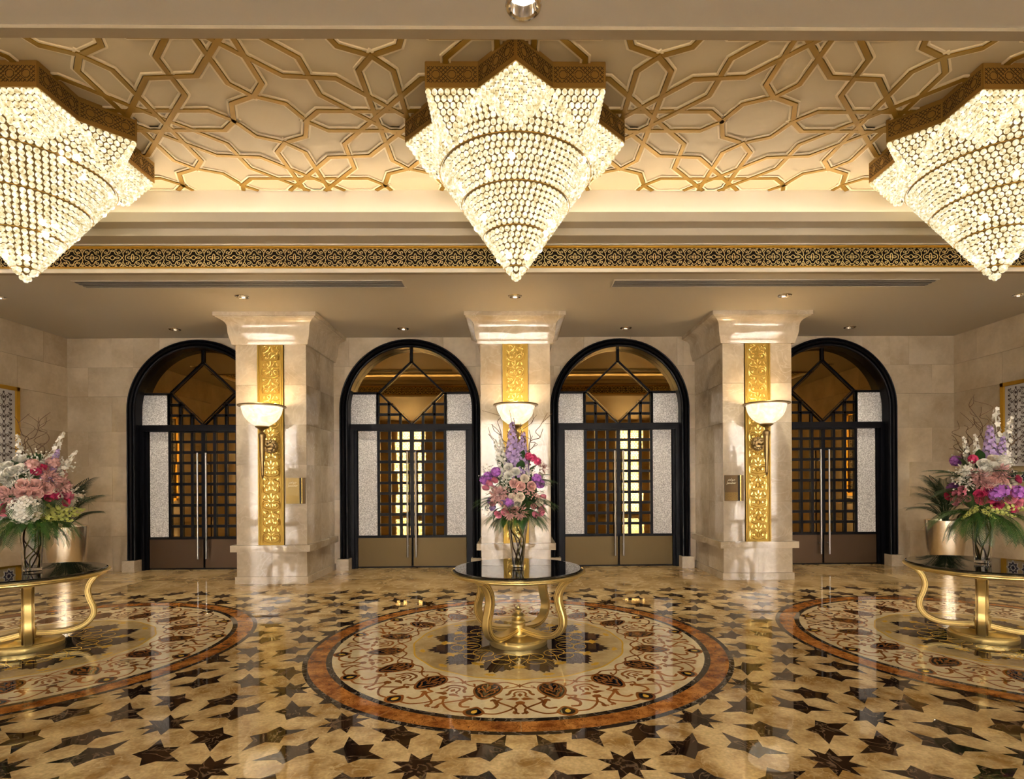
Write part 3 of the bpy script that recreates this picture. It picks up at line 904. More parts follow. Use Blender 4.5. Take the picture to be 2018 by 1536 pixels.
        for z in (.4, 1.9): h.tube([(s * .075, YL - .085, z), (s * .075, YL, z)], .01, 8)
        h.build('handle', 'steel', lf)
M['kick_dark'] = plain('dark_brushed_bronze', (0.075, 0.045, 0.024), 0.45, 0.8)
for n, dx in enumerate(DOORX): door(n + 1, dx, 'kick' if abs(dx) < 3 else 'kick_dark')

# ================================================================== COLUMNS
def column_mesh_parts(cx, label):
    c = thing('marble_column', label, 'column', (cx, 0, 0), 0, 'marble columns between the doors')
    F = 8.67; B = WY; hw = .54
    MB().box(-hw + .02, hw - .02, F + .02, B, 0, CZ).build('shaft', 'column_m', c)
    zs = [0.60 + i * 0.618 for i in range(6)]
    unit = SLAB
    def slab_(x0, x1, y0, y1, z0, z1): link('marble_slab', unit, c, (x0, y0, z0), None, (x1 - x0, y1 - y0, z1 - z0))
    g = .0012
    for i in range(5):
        z0, z1 = zs[i] + g, zs[i + 1] - g
        slab_(-hw, -.205, F, F + .02, z0, z1); slab_(.205, hw, F, F + .02, z0, z1)
        m = F + .65
        for s in (-1, 1):
            xa, xb = (-hw, -hw + .02) if s < 0 else (hw - .02, hw)
            slab_(xa, xb, F + .02 + g, m - g, z0, z1); slab_(xa, xb, m + g, B, z0, z1)
    for a, b in ((-hw, 0), (0, hw)): slab_(a + g, b - g, F, F + .02, .112, .5)
    for s in (-1, 1):
        xa, xb = (-hw, -hw + .02) if s < 0 else (hw - .02, hw)
        slab_(xa, xb, F + .02, F + .65, .112, .5); slab_(xa, xb, F + .652, B, .112, .5)
    def wrap(o, z0, z1, name):
        mb = MB(); mb.box(-hw - o, hw + o, F - o, B, z0, z1); mb.build(name, 'column_m', c)
    wrap(.07, .5, .6, 'ledge'); wrap(.02, 0, .11, 'plinth')
    prof = [(.0, 3.69), (.04, 3.69), (.05, 3.74), (.07, 3.80), (.082, 3.87), (.085, 3.93), (.09, 3.975), (.105, 4.01), (.135, 4.04), (.175, 4.06), (.205, 4.07), (.21, 4.08), (.23, 4.08), (.23, CZ)]
    v = []; f = []
    for o, z in prof: v += [(-hw - o, B, z), (-hw - o, F - o, z), (hw + o, F - o, z), (hw + o, B, z)]
    for i in range(len(prof) - 1):
        for k in range(3):
            a = 4 * i + k; f.append((a, a + 1, a + 5, a + 4))
    MB().add(v, f).build('capital', 'column_m', c)
    # gold relief panel
    p = MB().box(-.196, .196, F - .012, F + .02, .60, 3.69).build('gold_panel', 'gold_panel', c)
    b = MB()
    for s in (-1, 1):
        for (xo, w, y) in ((.186, .02, .03), (.160, .008, .02)):
            x0, x1 = sorted((s * (xo - w / 2), s * (xo + w / 2)))
            b.box(x0, x1, F - y, F - .01, .60, 3.69)
    b.build('edge_beading', 'gold_panel', p)
    for i in range(6): link('relief_scroll', RELIEF, p, (0, F - .012, .62 + .51 * i), (R(90), 0, 0))
    return c
SLAB = MB().box(0, 1, 0, 1, 0, 1).mesh('marble_slab', 'column_m')
def relief_unit():
    mb = MB()
    q = []
    q.append(([(0, .0), (.03, .012), (.075, .02)] , None))
    sp = []
    sp.append(cr([(0, .02), (.03, .015), (.075, .028)], 4) + spiral(.073, .088, .06, R(-90), 1.35, 22))
    sp.append(cr([(0, .235), (.012, .20), (.05, .168), (.10, .165), (.128, .19)], 4))
    sp.append(cr([(0, .27), (.03, .255), (.06, .262)], 4) + spiral(.066, .325, .062, R(-95), 1.3, 22))
    sp.append(cr([(.0, .50), (.02, .46), (.05, .425), (.09, .40), (.125, .42), (.118, .45), (.095, .448)], 5))
    sp.append(spiral(.075, .475, .034, R(200), -1.2, 14))
    sp.append(cr([(.125, .02), (.134, .07), (.130, .13), (.115, .155)], 4))
    sp.append(cr([(.128, .28), (.134, .33), (.126, .38)], 4))
    sp.append(cr([(0, .12), (.02, .10), (.018, .06), (0, .045)], 4))
    sp.append(cr([(0, .40), (.024, .375), (.02, .33), (0, .31)], 4))
    for L in sp:
        for M_ in (L, mir(L)): 
            pts = [(x, y, .002) for x, y in M_]
            mb.tube(pts, .0068, 5, False)
    for s in (1, -1):
        for (cx, cy, l, w, a) in ((.04, .215, .028, .011, 60), (.1, .215, .026, .011, 110), (.03, .155, .026, .010, 40), (.1, .385, .022, .010, 75), (.028, .43, .026, .011, 120), (.066, .085, .016, .013, 90), (.066, .322, .016, .013, 90), (.105, .49, .02, .009, 30)):
            mb.prism(ccw([(s * x, y) for x, y in drop(cx, cy, l, w, R(a), 10)]), 0, .009)
    mb.prism(ccw(drop(0, .245, .03, .013, R(90), 10)), 0, .010)
    return mb.mesh('relief_scroll', 'gold_relief')
RELIEF = relief_unit()
COLX = [-3.775, 0, 3.775]
for x, lb in zip(COLX, ('square marble column with gold relief panel nearest the left chandelier', 'square marble column with gold relief panel behind the middle flower table', 'square marble column with gold relief panel nearest the right chandelier')):
    column_mesh_parts(x, lb)

# ================================================================== SCONCES
def sconce():
    t = thing('wall_sconce', '', 'wall lamp')
    bowl = [(0.03, -.30), (.07, -.295), (.13, -.27), (.19, -.225), (.24, -.165), (.27, -.10), (.285, -.03), (.29, 0), (.278, 0), (.272, -.03), (.255, -.10), (.225, -.16), (.175, -.215), (.12, -.255), (.06, -.28), (.01, -.283)]
    MB().lathe(bowl, 36).build('bowl', 'alab', t)
    MB().lathe([(.285, -.012), (.335, -.004), (.34, .006), (.335, .014), (.30, .02), (.278, .018), (.278, -.012)], 40).build('rim', 'antique', t)
    cup = [(.0, -.285), (.095, -.292), (.10, -.305), (.07, -.325), (.032, -.345), (.02, -.37), (.028, -.39), (.052, -.41), (.056, -.43), (.05, -.46), (.044, -.50), (.034, -.72), (.02, -.98), (.016, -1.02), (.022, -1.03), (.016, -1.05), (.006, -1.075), (0, -1.085)]
    MB().lathe(cup, 20).build('torch_stem', 'antique', t)
    pl = MB().lathe([(0, .03), (.05, .028), (.06, .018), (.085, .02), (.095, .01), (.105, .012), (.115, 0)], 32)
    pl.v = [(x, .30 - z, y - .58) for x, y, z in pl.v]; pl.f = [f[::-1] for f in pl.f]
    plate = pl.build('wall_plate', 'antique', t)
    for k in range(8):
        a = 2 * PI * k / 8
        rb = MB().ball((.075 * math.cos(a), .278, -.58 + .075 * math.sin(a)), .02, 8, 5); rb.build('rosette_petal', 'antique', plate)
    MB().tube([(0, .28, -.58), (0, .14, -.60), (0, .03, -.56)], .018, 8).build('arm', 'antique', t)
    li = bpy.data.lights.new('sconce_lamp', 'POINT'); li.energy = SCONCE * 5; li.color = (1, .80, .52); li.shadow_soft_size = .06
    lo = link('lamp', li, t, (0, 0, -.07))
    return t
sc0 = sconce()
SL = ['antique brass torch sconce with glowing alabaster bowl on left column', 'torch sconce with glowing bowl behind the twigs of middle bouquet', 'antique brass torch sconce with glowing alabaster bowl on right column']
bpy.context.view_layer.update()
for k, x in enumerate(COLX):
    o = sc0 if k == 0 else copy_tree(sc0)
    o.location = (x, 8.36, 2.70); o['label'] = SL[k]; o['group'] = 'torch sconces on the columns'

# ================================================================== SIGNS
def text_mesh(body, size, shear=0.25):
    cu = bpy.data.curves.new('lettering', 'FONT'); cu.body = body; cu.size = size; cu.align_x = 'CENTER'; cu.shear = shear; cu.extrude = .0012
    o = bpy.data.objects.new('tmp_text', cu); col.objects.link(o)
    dg = bpy.context.evaluated_depsgraph_get()
    me = bpy.data.meshes.new_from_object(o.evaluated_get(dg))
    bpy.data.objects.remove(o)
    me.materials.clear(); me.materials.append(M['letter'])
    return me
t1 = text_mesh('\uFEAE\uFEEB\uFE8D\uFEEE\uFE9F', .055); t2 = text_mesh('Jawaher', .045)
def sign(cx, m, label):
    t = thing('wall_sign', label, 'sign', (cx, 8.67, 1.235))
    MB().box(-.15, .06, -.016, 0, 0, .40).build('plate', m, t)
    MB().box(.06, .09, -.010, 0, 0, .40).build('groove_strip', 'dark', t)
    MB().box(.09, .106, -.022, 0, 0, .40).build('polished_strip', 'gold_relief', t)
    MB().box(.106, .15, -.016, 0, 0, .40).build('edge_strip', 'sign_dark', t)
    link('lettering', t1, t, (-.045, -.017, .315), (R(90), 0, 0)); link('lettering', t2, t, (-.045, -.017, .265), (R(90), 0, 0))
    g = MB()
    for i in range(-2, 14):
        for s in (1, -1):
            a = clipbox((-.15 + .025 * i - s * .07, .0), (-.15 + .025 * i + s * .07, .14), (-.145, .055, .008, .13))
            if a: g.ribbon(a, .003, .002)
    g.v = [(x, -.016 - z, y) for x, y, z in g.v]; g.f = [f[::-1] for f in g.f]
    g.build('lattice_ornament', 'gold_panel', t)
def clipbox(a, b, bx):
    global clipr
    old = clipr; clipr = bx; r = clip_seg(a, b); clipr = old
    return list(r) if r else None
sign(-3.775 + .375, 'sign', 'small bright bronze name sign on left column')
sign(3.775 - .375, 'sign_dark', 'small dark bronze name sign on right column')

# ================================================================== SIDE WALL PANELS
def vine_mesh():
    mb = MB(); random.seed(3)
    for j in range(8):
        for i in range(5):
            cx, cy = -1.2 + .6 * i, .25 + .27 * j
            for s in (1, -1):
                mb.ribbon(cr([(cx, cy - .13), (cx + s * .05, cy - .08), (cx + s * .06, cy)], 4) + spiral(cx + s * .12, cy + .02, .062, R(180 if s > 0 else 0), -s * 1.2, 14), .010, .004)
                mb.ribbon(cr([(cx + s * .06, cy), (cx + s * .03, cy + .08), (cx, cy + .13)], 4), .010, .004)
                mb.ribbon(spiral(cx + s * .22, cy - .06, .055, R(90), s * 1.1, 12), .010, .004)
                mb.ribbon(spiral(cx + s * .22, cy + .09, .05, R(-90), -s * 1.1, 12), .010, .004)
                for (dx, dy) in ((.12, .02), (.22, -.06), (.22, .09), (.16, .12)):
                    mb.prism(ccw(drop(cx + s * dx, cy + dy, .020, .018, R(90), 8)), 0, .004)
            mb.prism(ccw(drop(cx, cy, .04, .034, R(90), 12)), 0, .0045)
            mb.prism(ccw(drop(cx, cy + .14, .03, .026, R(-90), 12)), 0, .0045)
    return mb.mesh('vine_inlay', 'panel_brown')
VINE = vine_mesh()
def star_tile_meshes():
    n = 8; o = []
    for k in range(16):
        r = .115 if k % 2 == 0 else .075
        o.append((r * math.cos(2 * PI * k / 16), r * math.sin(2 * PI * k / 16)))
    a = MB().prism(o, 0, .003).mesh('navy_star', 'panel_navy')
    w = MB(); w.ribbon(o, .012, .005, True); w.ribbon([(x * .45, y * .45) for x, y in o], .009, .005, True)
    return a, w.mesh('white_outline', 'panel_white')
NAVY, OUTL = star_tile_meshes()
def wall_panel(s, label):
    t = thing('wall_panel', label, 'wall panel', (s * 7.938, 8.05, 1.15), -s * R(90))   # local x along wall, local -y into the room
    W = .93; Hh = 1.95
    MB().box(-W, W, -.02, 0, 0, Hh).build('backing', 'panel_tan', t)
    f = MB()
    for (x0, x1, z0, z1) in ((-W, -W + .06, 0, Hh), (W - .06, W, 0, Hh), (-W, W, 0, .06), (-W, W, Hh - .06, Hh)):
        f.box(x0, x1, -.06, 0, z0, z1)
    f.build('gold_frame', 'gold_frame', t)
    fw = MB().box(-W + .06, W - .06, -.03, -.015, .60, Hh - .06).build('white_field', 'panel_white', t)
    link('vine_inlay', VINE, fw, (0, -.03, .57), (R(90), 0, 0), (.56, .56, 1))
    for i in range(-3, 4):
        for j in range(2):
            o = link('navy_star', NAVY, t, (i * .25, -.02, .19 + .25 * j), (R(90), 0, 0))
            link('white_outline', OUTL, o)
wall_panel(-1, 'gold framed mosaic panel on wall behind left bouquet')
wall_panel(1, 'gold framed mosaic panel on wall behind right bouquet')

# sockets on the left wall
for k, y in enumerate((9.15, 9.35)):
    t = thing('wall_socket', ['white wall socket low on left wall, nearer the bouquet', 'white wall socket low on left wall, nearer the planter'][k], 'socket', (-7.939, y, .17), R(90), 'sockets on the left wall')
    MB().box(-.045, .045, -.012, 0, 0, .09).build('plate', 'white_p', t)
    MB().box(-.018, .018, -.014, -.011, .027, .063).build('insert', 'dark', t)

# ================================================================== CEILING FITTINGS
def vent(x0, x1, label):
    t = thing('air_vent', label, 'air vent', ((x0 + x1) / 2, 7.25, CZ), 0, 'slot vents in the rear ceiling')
    h = (x1 - x0) / 2
    MB().box(-h, h, -.12, .12, -.004, .0).build('recess', 'dark', t)
    f = MB()
    f.box(-h, h, -.135, -.115, -.012, 0); f.box(-h, h, .115, .135, -.012, 0); f.box(-h - .015, -h, -.135, .135, -.012, 0); f.box(h, h + .015, -.135, .135, -.012, 0)
    f.build('frame', 'paint', t)
    for k in range(3):
        y = -.062 + .062 * k
        MB().box(-h, h, y - .014, y + .014, -.012, -.004).build('slat', 'vent', t)
vent(-5.6, -1.45, 'long slot air vent in ceiling left of middle chandelier tip')
vent(1.28, 5.45, 'long slot air vent in ceiling right of middle chandelier tip')

def downlight():
    t = thing('downlight', '', 'downlight')
    MB().lathe([(.07, -.001), (.08, -.008), (.092, -.006), (.098, 0)], 32).build('trim_ring', 'chrome', t)
    MB().lathe([(.072, -.001), (.068, .015), (.06, .035), (.05, .052)], 32).build('reflector', 'chrome', t)
    MB().lathe([(.0, .044), (.04, .044), (.05, .052)], 20).build('lens', 'lens', t)
    li = bpy.data.lights.new('downlight_lamp', 'SPOT'); li.energy = DOWN; li.color = (1, .87, .68); li.spot_size = R(92); li.spot_blend = .8; li.shadow_soft_size = .035
    link('lamp', li, t, (0, 0, .01))
    return t
DL = [(0.03, 3.0, 'downlight in the front ceiling, at the top edge above middle chandelier'),
      (-3.77, 7.76, 'downlight in front of left column capital'), (0, 7.76, 'downlight in front of middle column capital'), (3.77, 7.76, 'downlight in front of right column capital'),
      (-7.1, 7.76, 'downlight beside left wall near chandelier tip'), (7.1, 7.76, 'downlight beside right wall near chandelier tip'),
      (-5.7, 9.42, 'downlight over the far left arched door'), (-1.88, 9.42, 'downlight over the arched door left of middle column'), (1.88, 9.42, 'downlight over the arched door right of middle column'), (5.7, 9.42, 'downlight over the far right arched door')]
d0 = downlight(); bpy.context.view_layer.update()
for k, (x, y, lb) in enumerate(DL):
    o = d0 if k == 0 else copy_tree(d0)
    o.location = (x, y, CZ); o['label'] = lb; o['group'] = 'recessed downlights'

# ================================================================== CHANDELIERS
S_ = .762; ZB = -.2235
BEAD_M = MB().ball((0, 0, 0), .0247, 10, 6, 1.06).mesh('crystal_bead', 'bead')
def cone_r(z):
    P = [(-.2235, .782), (-.30, .797), (-.38, .80), (-.47, .785), (-1.525, .055)]
    for (z0, r0), (z1, r1) in zip(P, P[1:]):
        if z <= z0 and z >= z1: return r0 + (r1 - r0) * (z - z0) / (z1 - z0)
    return .05
def bead_points():
    out = []
    z = ZB - .02; k = 0
    rows_ = []
    while z > -1.53:
        r = cone_r(z); rows_.append((r, z))
        n = max(5, int(2 * PI * r / .0545))
        for i in range(n):
            a = 2 * PI * (i + .5 * (k % 2)) / n + random.uniform(-.1, .1) / n
            out.append((r * math.cos(a), r * math.sin(a), z + random.uniform(-.002, .002), a))
        step = .0505
        if z < -.45: step = .0505 * .82
        if k % 7 == 6: step += .012
        z -= step; k += 1
    for q in range(5):
        a = 2 * PI * q / 5; out.append((.028 * math.cos(a), .028 * math.sin(a), -1.555, a))
    out.append((0, 0, -1.575, 0))
    for k in range(8):
        a = k * PI / 4
        T = Vector((S_ * 2 ** .5 * math.cos(a) * .975, S_ * 2 ** .5 * math.sin(a) * .975, ZB - .02))
        L = Vector((.80 * math.cos(a), .80 * math.sin(a), ZB - .36))
        for s in (1, -1):
            b = a + s * PI / 8
            N = Vector((.81 * math.cos(b), .81 * math.sin(b), ZB - .02))
            nr = 8
            for i in range(nr):
                f = i / nr
                p, q = T.lerp(L, f), N.lerp(L, f)
                m = max(1, int((q - p).length / .050))
                for j in range(m + 1):
                    c = p.lerp(q, j / max(1, m)); out.append((c.x, c.y, c.z, math.atan2(c.y, c.x)))
    return out, rows_
def star_poly(k=1.0, o=0.0):
    p = []
    for i in range(8):
        a = i * PI / 4; p.append(((S_ * 2 ** .5 * k + o) * math.cos(a), (S_ * 2 ** .5 * k + o) * math.sin(a)))
        a += PI / 8; r = S_ / math.cos(PI / 8); p.append(((r * k + o) * math.cos(a), (r * k + o) * math.sin(a)))
    return p
EDGE = .5858 * S_
def fret_mesh():
    mb = MB(); h = EDGE / 2
    for i in range(-10, 11):
        for s in (1, -1):
            c = clipbox((i * .036 - s * .12, -.12), (i * .036 + s * .12, .12), (-h + .014, h - .014, -.068, .068))
            if not c: continue
            # break the line at the three rosettes
            seg = [c[0], c[1]]; n = 14; run = []
            for q in range(n + 1):
                p = (seg[0][0] + (seg[1][0] - seg[0][0]) * q / n, seg[0][1] + (seg[1][1] - seg[0][1]) * q / n)
                ok = all(math.hypot(p[0] - x, p[1]) > .044 for x in (-.135, 0, .135))
                if ok: run.append(p)
                if (not ok or q == n) and len(run) > 1: mb.ribbon([run[0], run[-1]], .0055, .003); run = []
                if not ok: run = []
    for x in (-.135, 0, .135):
        mb.ribbon([(x + .037 * (1 if k % 2 else .88) * math.cos(2 * PI * k / 16), .037 * (1 if k % 2 else .88) * math.sin(2 * PI * k / 16)) for k in range(16)], .005, .003, True)
    return mb.mesh('fretwork', 'fret')
FRET = fret_mesh()
BULB_M = MB().ball((0, 0, 0), .03, 10, 6).mesh('bulb', 'bulb')
def chandelier(x, label):
    t = thing('crystal_chandelier', label, 'chandelier', (x, CY, CT), 0, 'crystal chandeliers')
    MB().prism(star_poly(.985), ZB + .05, ZB + .06).build('star_plate', 'band', t)
    p = star_poly()
    for i in range(16):
        a, b = Vector((*p[i], 0)), Vector((*p[(i + 1) % 16], 0))
        m = (a + b) / 2; ang = math.atan2(b.y - a.y, b.x - a.x)
        pl = link('band_panel', PANEL, t, (m.x, m.y, ZB / 2), (0, 0, ang))
        link('fretwork', FRET, pl, (0, -.006, 0), (R(90), 0, 0))
    pts, rows_ = bead_points()
    rg = MB()
    for i, (r, z) in enumerate(rows_):
        if i % 7 == 6 or i == 0:
            rg.tube([(r * math.cos(2 * PI * k / 64), r * math.sin(2 * PI * k / 64), z - .032) for k in range(65)], .0035, 4, False)
    rg.build('tier_ring', 'gold_mould', t)
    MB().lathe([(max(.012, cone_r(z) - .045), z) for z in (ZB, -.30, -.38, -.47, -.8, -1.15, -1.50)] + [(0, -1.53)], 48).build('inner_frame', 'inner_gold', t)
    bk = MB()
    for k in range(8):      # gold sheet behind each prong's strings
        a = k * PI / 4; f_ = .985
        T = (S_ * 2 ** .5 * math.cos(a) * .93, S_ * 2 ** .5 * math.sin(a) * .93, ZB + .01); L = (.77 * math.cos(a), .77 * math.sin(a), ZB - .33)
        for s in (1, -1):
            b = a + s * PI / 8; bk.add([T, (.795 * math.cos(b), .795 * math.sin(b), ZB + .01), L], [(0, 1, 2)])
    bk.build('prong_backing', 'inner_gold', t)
    # the nearest facing beads are single parts, the rest one joined part
    camv = Vector((-x, -CY, 1.6 - CT))
    def key(q):
        P = Vector(q[:3]); d = camv - P
        facing = (math.cos(q[3]) * d.x + math.sin(q[3]) * d.y) / d.length
        return d.length - (2.5 if facing > .35 else 0)
    pts.sort(key=key)
    for q in pts[:298]: link('crystal_bead', BEAD_M, t, q[:3])
    mb = MB()
    for q in pts[298:]: mb.ball(q[:3], .0247, 8, 5, 1.06)
    o = mb.build('crystal_beads', 'bead', t); o['kind'] = 'stuff'
    rnd = random.Random(5)
    for k in range(30):
        z = rnd.uniform(-1.4, -.3); a = rnd.uniform(0, 2 * PI); r = cone_r(z) + .006
        link('bulb', BULB_M, t, (r * math.cos(a), r * math.sin(a), z))
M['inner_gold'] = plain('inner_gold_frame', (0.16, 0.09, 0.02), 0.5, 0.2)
PANEL = MB().box(-EDGE / 2, EDGE / 2, -.006, .006, ZB / 2, -ZB / 2).mesh('band_panel', 'band')
for x, lb in ((0, 'star topped crystal bead chandelier in the middle, over the centre table'), (-4.78, 'star topped crystal bead chandelier cut by the left picture edge'), (4.77, 'star topped crystal bead chandelier cut by the right picture edge')):
    chandelier(x, lb)

# ================================================================== TABLES
TH = .735
def leg_meshes():
    P = cr([(.585, .675), (.525, .635), (.475, .565), (.457, .485), (.474, .40), (.503, .315), (.500, .235), (.445, .16), (.345, .118), (.21, .115), (.06, .135)], 5)
    sec = [(-.044, -.024), (.044, -.024), (.044, .016), (.031, .016), (.025, .029), (-.025, .029), (-.031, .016), (-.044, .016)]
    def sweep(sec, closed=True):
        v = []; f = []; m = len(sec)
        for i, (r, z) in enumerate(P):
            a = P[max(i - 1, 0)]; b = P[min(i + 1, len(P) - 1)]
            tx, tz = b[0] - a[0], b[1] - a[1]; l = math.hypot(tx, tz); tx /= l; tz /= l
            nx, nz = -tz, tx      # left of the travel direction = outwards
            for t, o in sec: v.append((r + nx * o, t, z + nz * o))
        for i in range(len(P) - 1):
            for k in range(m if closed else m - 1):
                f.append((i * m + k, (i + 1) * m + k, (i + 1) * m + (k + 1) % m, i * m + (k + 1) % m))
        if closed: f += [tuple(range(m)), tuple(range(len(v) - 1, len(v) - m - 1, -1))]
        return v, f
    v, f = sweep(sec)
    # outwards is +x at the bulge: flip normal side if needed
    leg = MB().add(v, [q[::-1] for q in f]).mesh('leg', 'gold_table')
    g = MB()
    for s in (1, -1):
        vv, ff = sweep([(s * .042, .0155), (s * .042, .0175), (s * .033, .0175), (s * .033, .0155)]); g.add(vv, ff)
        vv, ff = sweep([(s * .0435, .006), (s * .0452, .006), (s * .0452, .010), (s * .0435, .010)]); g.add(vv, ff)
        vv, ff = sweep([(s * .0435, -.012), (s * .0452, -.012), (s * .0452, -.016), (s * .0435, -.016)]); g.add(vv, ff)
    return leg, g.mesh('groove_line', 'gold_groove')
LEG, GRV = leg_meshes()
def table(x, rz, label):
    t = thing('round_table', label, 'table', (x, MY, 0), rz, 'gold tables with black glass tops')
    MB().lathe([(0, TH), (.60, TH), (.617, TH), (.618, TH - .0002), (.630, TH - .006), (.633, TH - .010), (.630, TH - .020), (.60, TH - .021)], 72).build('glass_top', 'table_glass', t)
    MB().lathe([(.44, TH - .07), (.60, TH - .068), (.622, TH - .062), (.634, TH - .05), (.634, TH - .042), (.648, TH - .040), (.655, TH - .032), (.652, TH - .024), (.635, TH - .0205), (.44, TH - .0205)], 72).build('rim', 'gold_table', t)
    base = [(0, 0), (.278, 0), (.282, .01), (.282, .045), (.277, .055), (.27, .058), (.265, .066), (.255, .072), (.13, .076), (.105, .085), (.10, .095), (.0, .098)]
    MB().lathe(base, 56).build('base', 'gold_table', t)
    fin = [(.07, .09), (.07, .185), (.062, .195), (.052, .20), (.052, .206), (.068, .214), (.068, .224), (.05, .236), (.040, .246), (.044, .25), (.066, .262), (.066, .272), (.05, .285), (.03, .292), (.024, .305), (.036, .318), (.036, .324), (.022, .333), (.014, .34), (.014, .355), (.008, .362), (0, .364)]
    MB().lathe(fin, 32).build('finial', 'gold_table', t)
    for a in (55, 145, 235, 325):
        l = link('leg', LEG, t, None, (0, 0, R(a)))
        link('groove_line', GRV, l)
table(0, 0, 'round gold table with black glass top under the middle chandelier')
table(-4.74, R(-14), 'round gold table with black glass top at the left edge')
table(4.58, R(-6), 'round gold table with black glass top at the right edge')

# ================================================================== VASES AND FLOWERS
def facing(x, y): return math.atan2(-x, y)     # turn so that local -y looks at the camera position
def vase(x, y, rb, rt, h, label):
    t = thing('glass_vase', label, 'vase', (x, y, TH), 0, 'clear glass vases')
    MB().lathe([(0, 0), (rb, 0), (rb * 1.02, .01), (rb + (rt - rb) * .5, h * .55), (rt, h), (rt - .007, h), (rb + (rt - rb) * .5 - .007, h * .55), (rb - .006, .03), (0, .028)], 28).build('glass_body', 'glass', t)
    rnd = random.Random(int(x * 10) + 3)
    for k in range(7):
        a = rnd.uniform(0, 2 * PI); b = a + rnd.uniform(1.5, 4)
        p = [(rb * .7 * math.cos(a), rb * .7 * math.sin(a), .035)]
        for q in range(1, 6):
            f = q / 5; rr = (rb + (rt - rb) * f) * .72; an = a + (b - a) * f + rnd.uniform(-.5, .5)
            p.append((rr * math.cos(an), rr * math.sin(an), .035 + (h - .03) * f))
        MB().tube(cr(p, 4), .006, 5).build('stem', 'stem_y' if k % 3 else 'twig', t)
    return t

def petal_patch(mb, fn, nu=4, nv=4):
    v = []; f = []
    for j in range(nv + 1):
        for i in range(nu + 1): v.append(fn(-1 + 2 * i / nu, j / nv))
    for j in range(nv):
        for i in range(nu):
            a = j * (nu + 1) + i; f.append((a, a + 1, a + nu + 2, a + nu + 1))
    mb.add(v, f, True)
def rose_mesh(mat):
    mb = MB()
    for ri, (r, n, top) in enumerate(((.22, 3, .62), (.42, 4, .58), (.66, 5, .46), (.92, 6, .26))):
        for k in range(n):
            a0 = 2 * PI * k / n + ri * .7
            def fn(u, v, r=r, a0=a0, n=n, top=top):
                a = a0 + u * (PI / n) * 1.25
                w = 1 - .25 * u * u * v
                rad = r * (.30 + .78 * math.sin(v * PI * .5)) * (1 + .05 * u) + (.10 * r * max(0, v - .7) / .3)
                return (rad * math.cos(a), rad * math.sin(a), -.55 + (top + .55) * v * w - .10 * r * max(0, v - .8) * 5)
            petal_patch(mb, fn)
    return mb.mesh('rose', mat)
def tulip_mesh(mat):
    mb = MB()
    for ri, r in enumerate((.5, .62)):
        for k in range(3):
            a0 = 2 * PI * k / 3 + ri * PI / 3
            def fn(u, v, r=r, a0=a0):
                wd = math.sin(PI * min(1, .15 + .85 * v) * .9) ** .5
                a = a0 + u * 1.1 * wd
                rad = r * (.35 + .75 * math.sin(PI * (.1 + .62 * v)))
                return (rad * math.cos(a), rad * math.sin(a), -.8 + 1.6 * v)
            petal_patch(mb, fn)
    return mb.mesh('tulip', mat)
def floret(mb, c, n, r, pet=5, cup=.25):
    n = Vector(n).normalized(); t = n.orthogonal().normalized(); b = n.cross(t); c = Vector(c)
    for k in range(pet):
        a = 2 * PI * k / pet; d = t * math.cos(a) + b * math.sin(a); e = n.cross(d)
        mb.add([c, c + d * r * .6 + e * r * .42 + n * r * cup * .5, c + d * r + n * r * cup, c + d * r * .6 - e * r * .42 + n * r * cup * .5], [(0, 1, 2, 3)])
def sphere_cluster(name, mat, n, fr, seed, pet=5):
    mb = MB(); rnd = random.Random(seed)
    for k in range(n):
        z = 1 - 2 * (k + .5) / n; a = k * 2.39996; q = math.sqrt(1 - z * z)
        d = Vector((q * math.cos(a), q * math.sin(a), z)); floret(mb, d * rnd.uniform(.8, 1.0), d, fr, pet)
    mb.ball((0, 0, 0), .72, 8, 6)
    return mb.mesh(name, mat)
def spike_mesh(name, mat, n, fr, seed, width=.16):     # along +z, length 1
    mb = MB(); rnd = random.Random(seed)
    mb.tube([(0, 0, -.4), (0, 0, 1)], .012, 5)
    for k in range(n):
        f = k / n; a = k * 2.39996; w = width * (1 - .82 * f)
        d = Vector((math.cos(a), math.sin(a), .25)); c = Vector((w * math.cos(a), w * math.sin(a), f))
        floret(mb, c, d, fr * (1 - .6 * f), 5)
    return mb.mesh(name, mat)
def astilbe_mesh():
    mb = MB(); rnd = random.Random(9)
    for k in range(130):
        a = rnd.uniform(0, 2 * PI); e = rnd.uniform(-.2, 1.3); d = Vector((math.cos(a) * math.cos(e), math.sin(a) * math.cos(e), math.sin(e)))
        c = d * rnd.uniform(.25, .75); s = d.orthogonal() * .07
        mb.add([c - s, c + s, c + d * .36], [(0, 1, 2)])
    return mb.mesh('astilbe', 'f_dusty')
def gyp_mesh():
    mb = MB(); rnd = random.Random(4)
    for k in range(34):
        d = Vector((rnd.gauss(0, .45), rnd.gauss(0, .45), rnd.gauss(0, .4))); mb.ball(d, .085, 6, 4); mb.tube([(0, 0, -.8), tuple(d * .6 + Vector((0, 0, -.1))), tuple(d)], .01, 3)
    return mb.mesh('small_blossom_spray', 'f_white')
def berry_mesh(mat):
    mb = MB(); rnd = random.Random(6)
    for k in range(30):
        d = Vector((rnd.gauss(0, .5), rnd.gauss(0, .3), rnd.gauss(0, .32))); mb.ball(d, .11, 6, 4)
    return mb.mesh('berry_spray', mat)
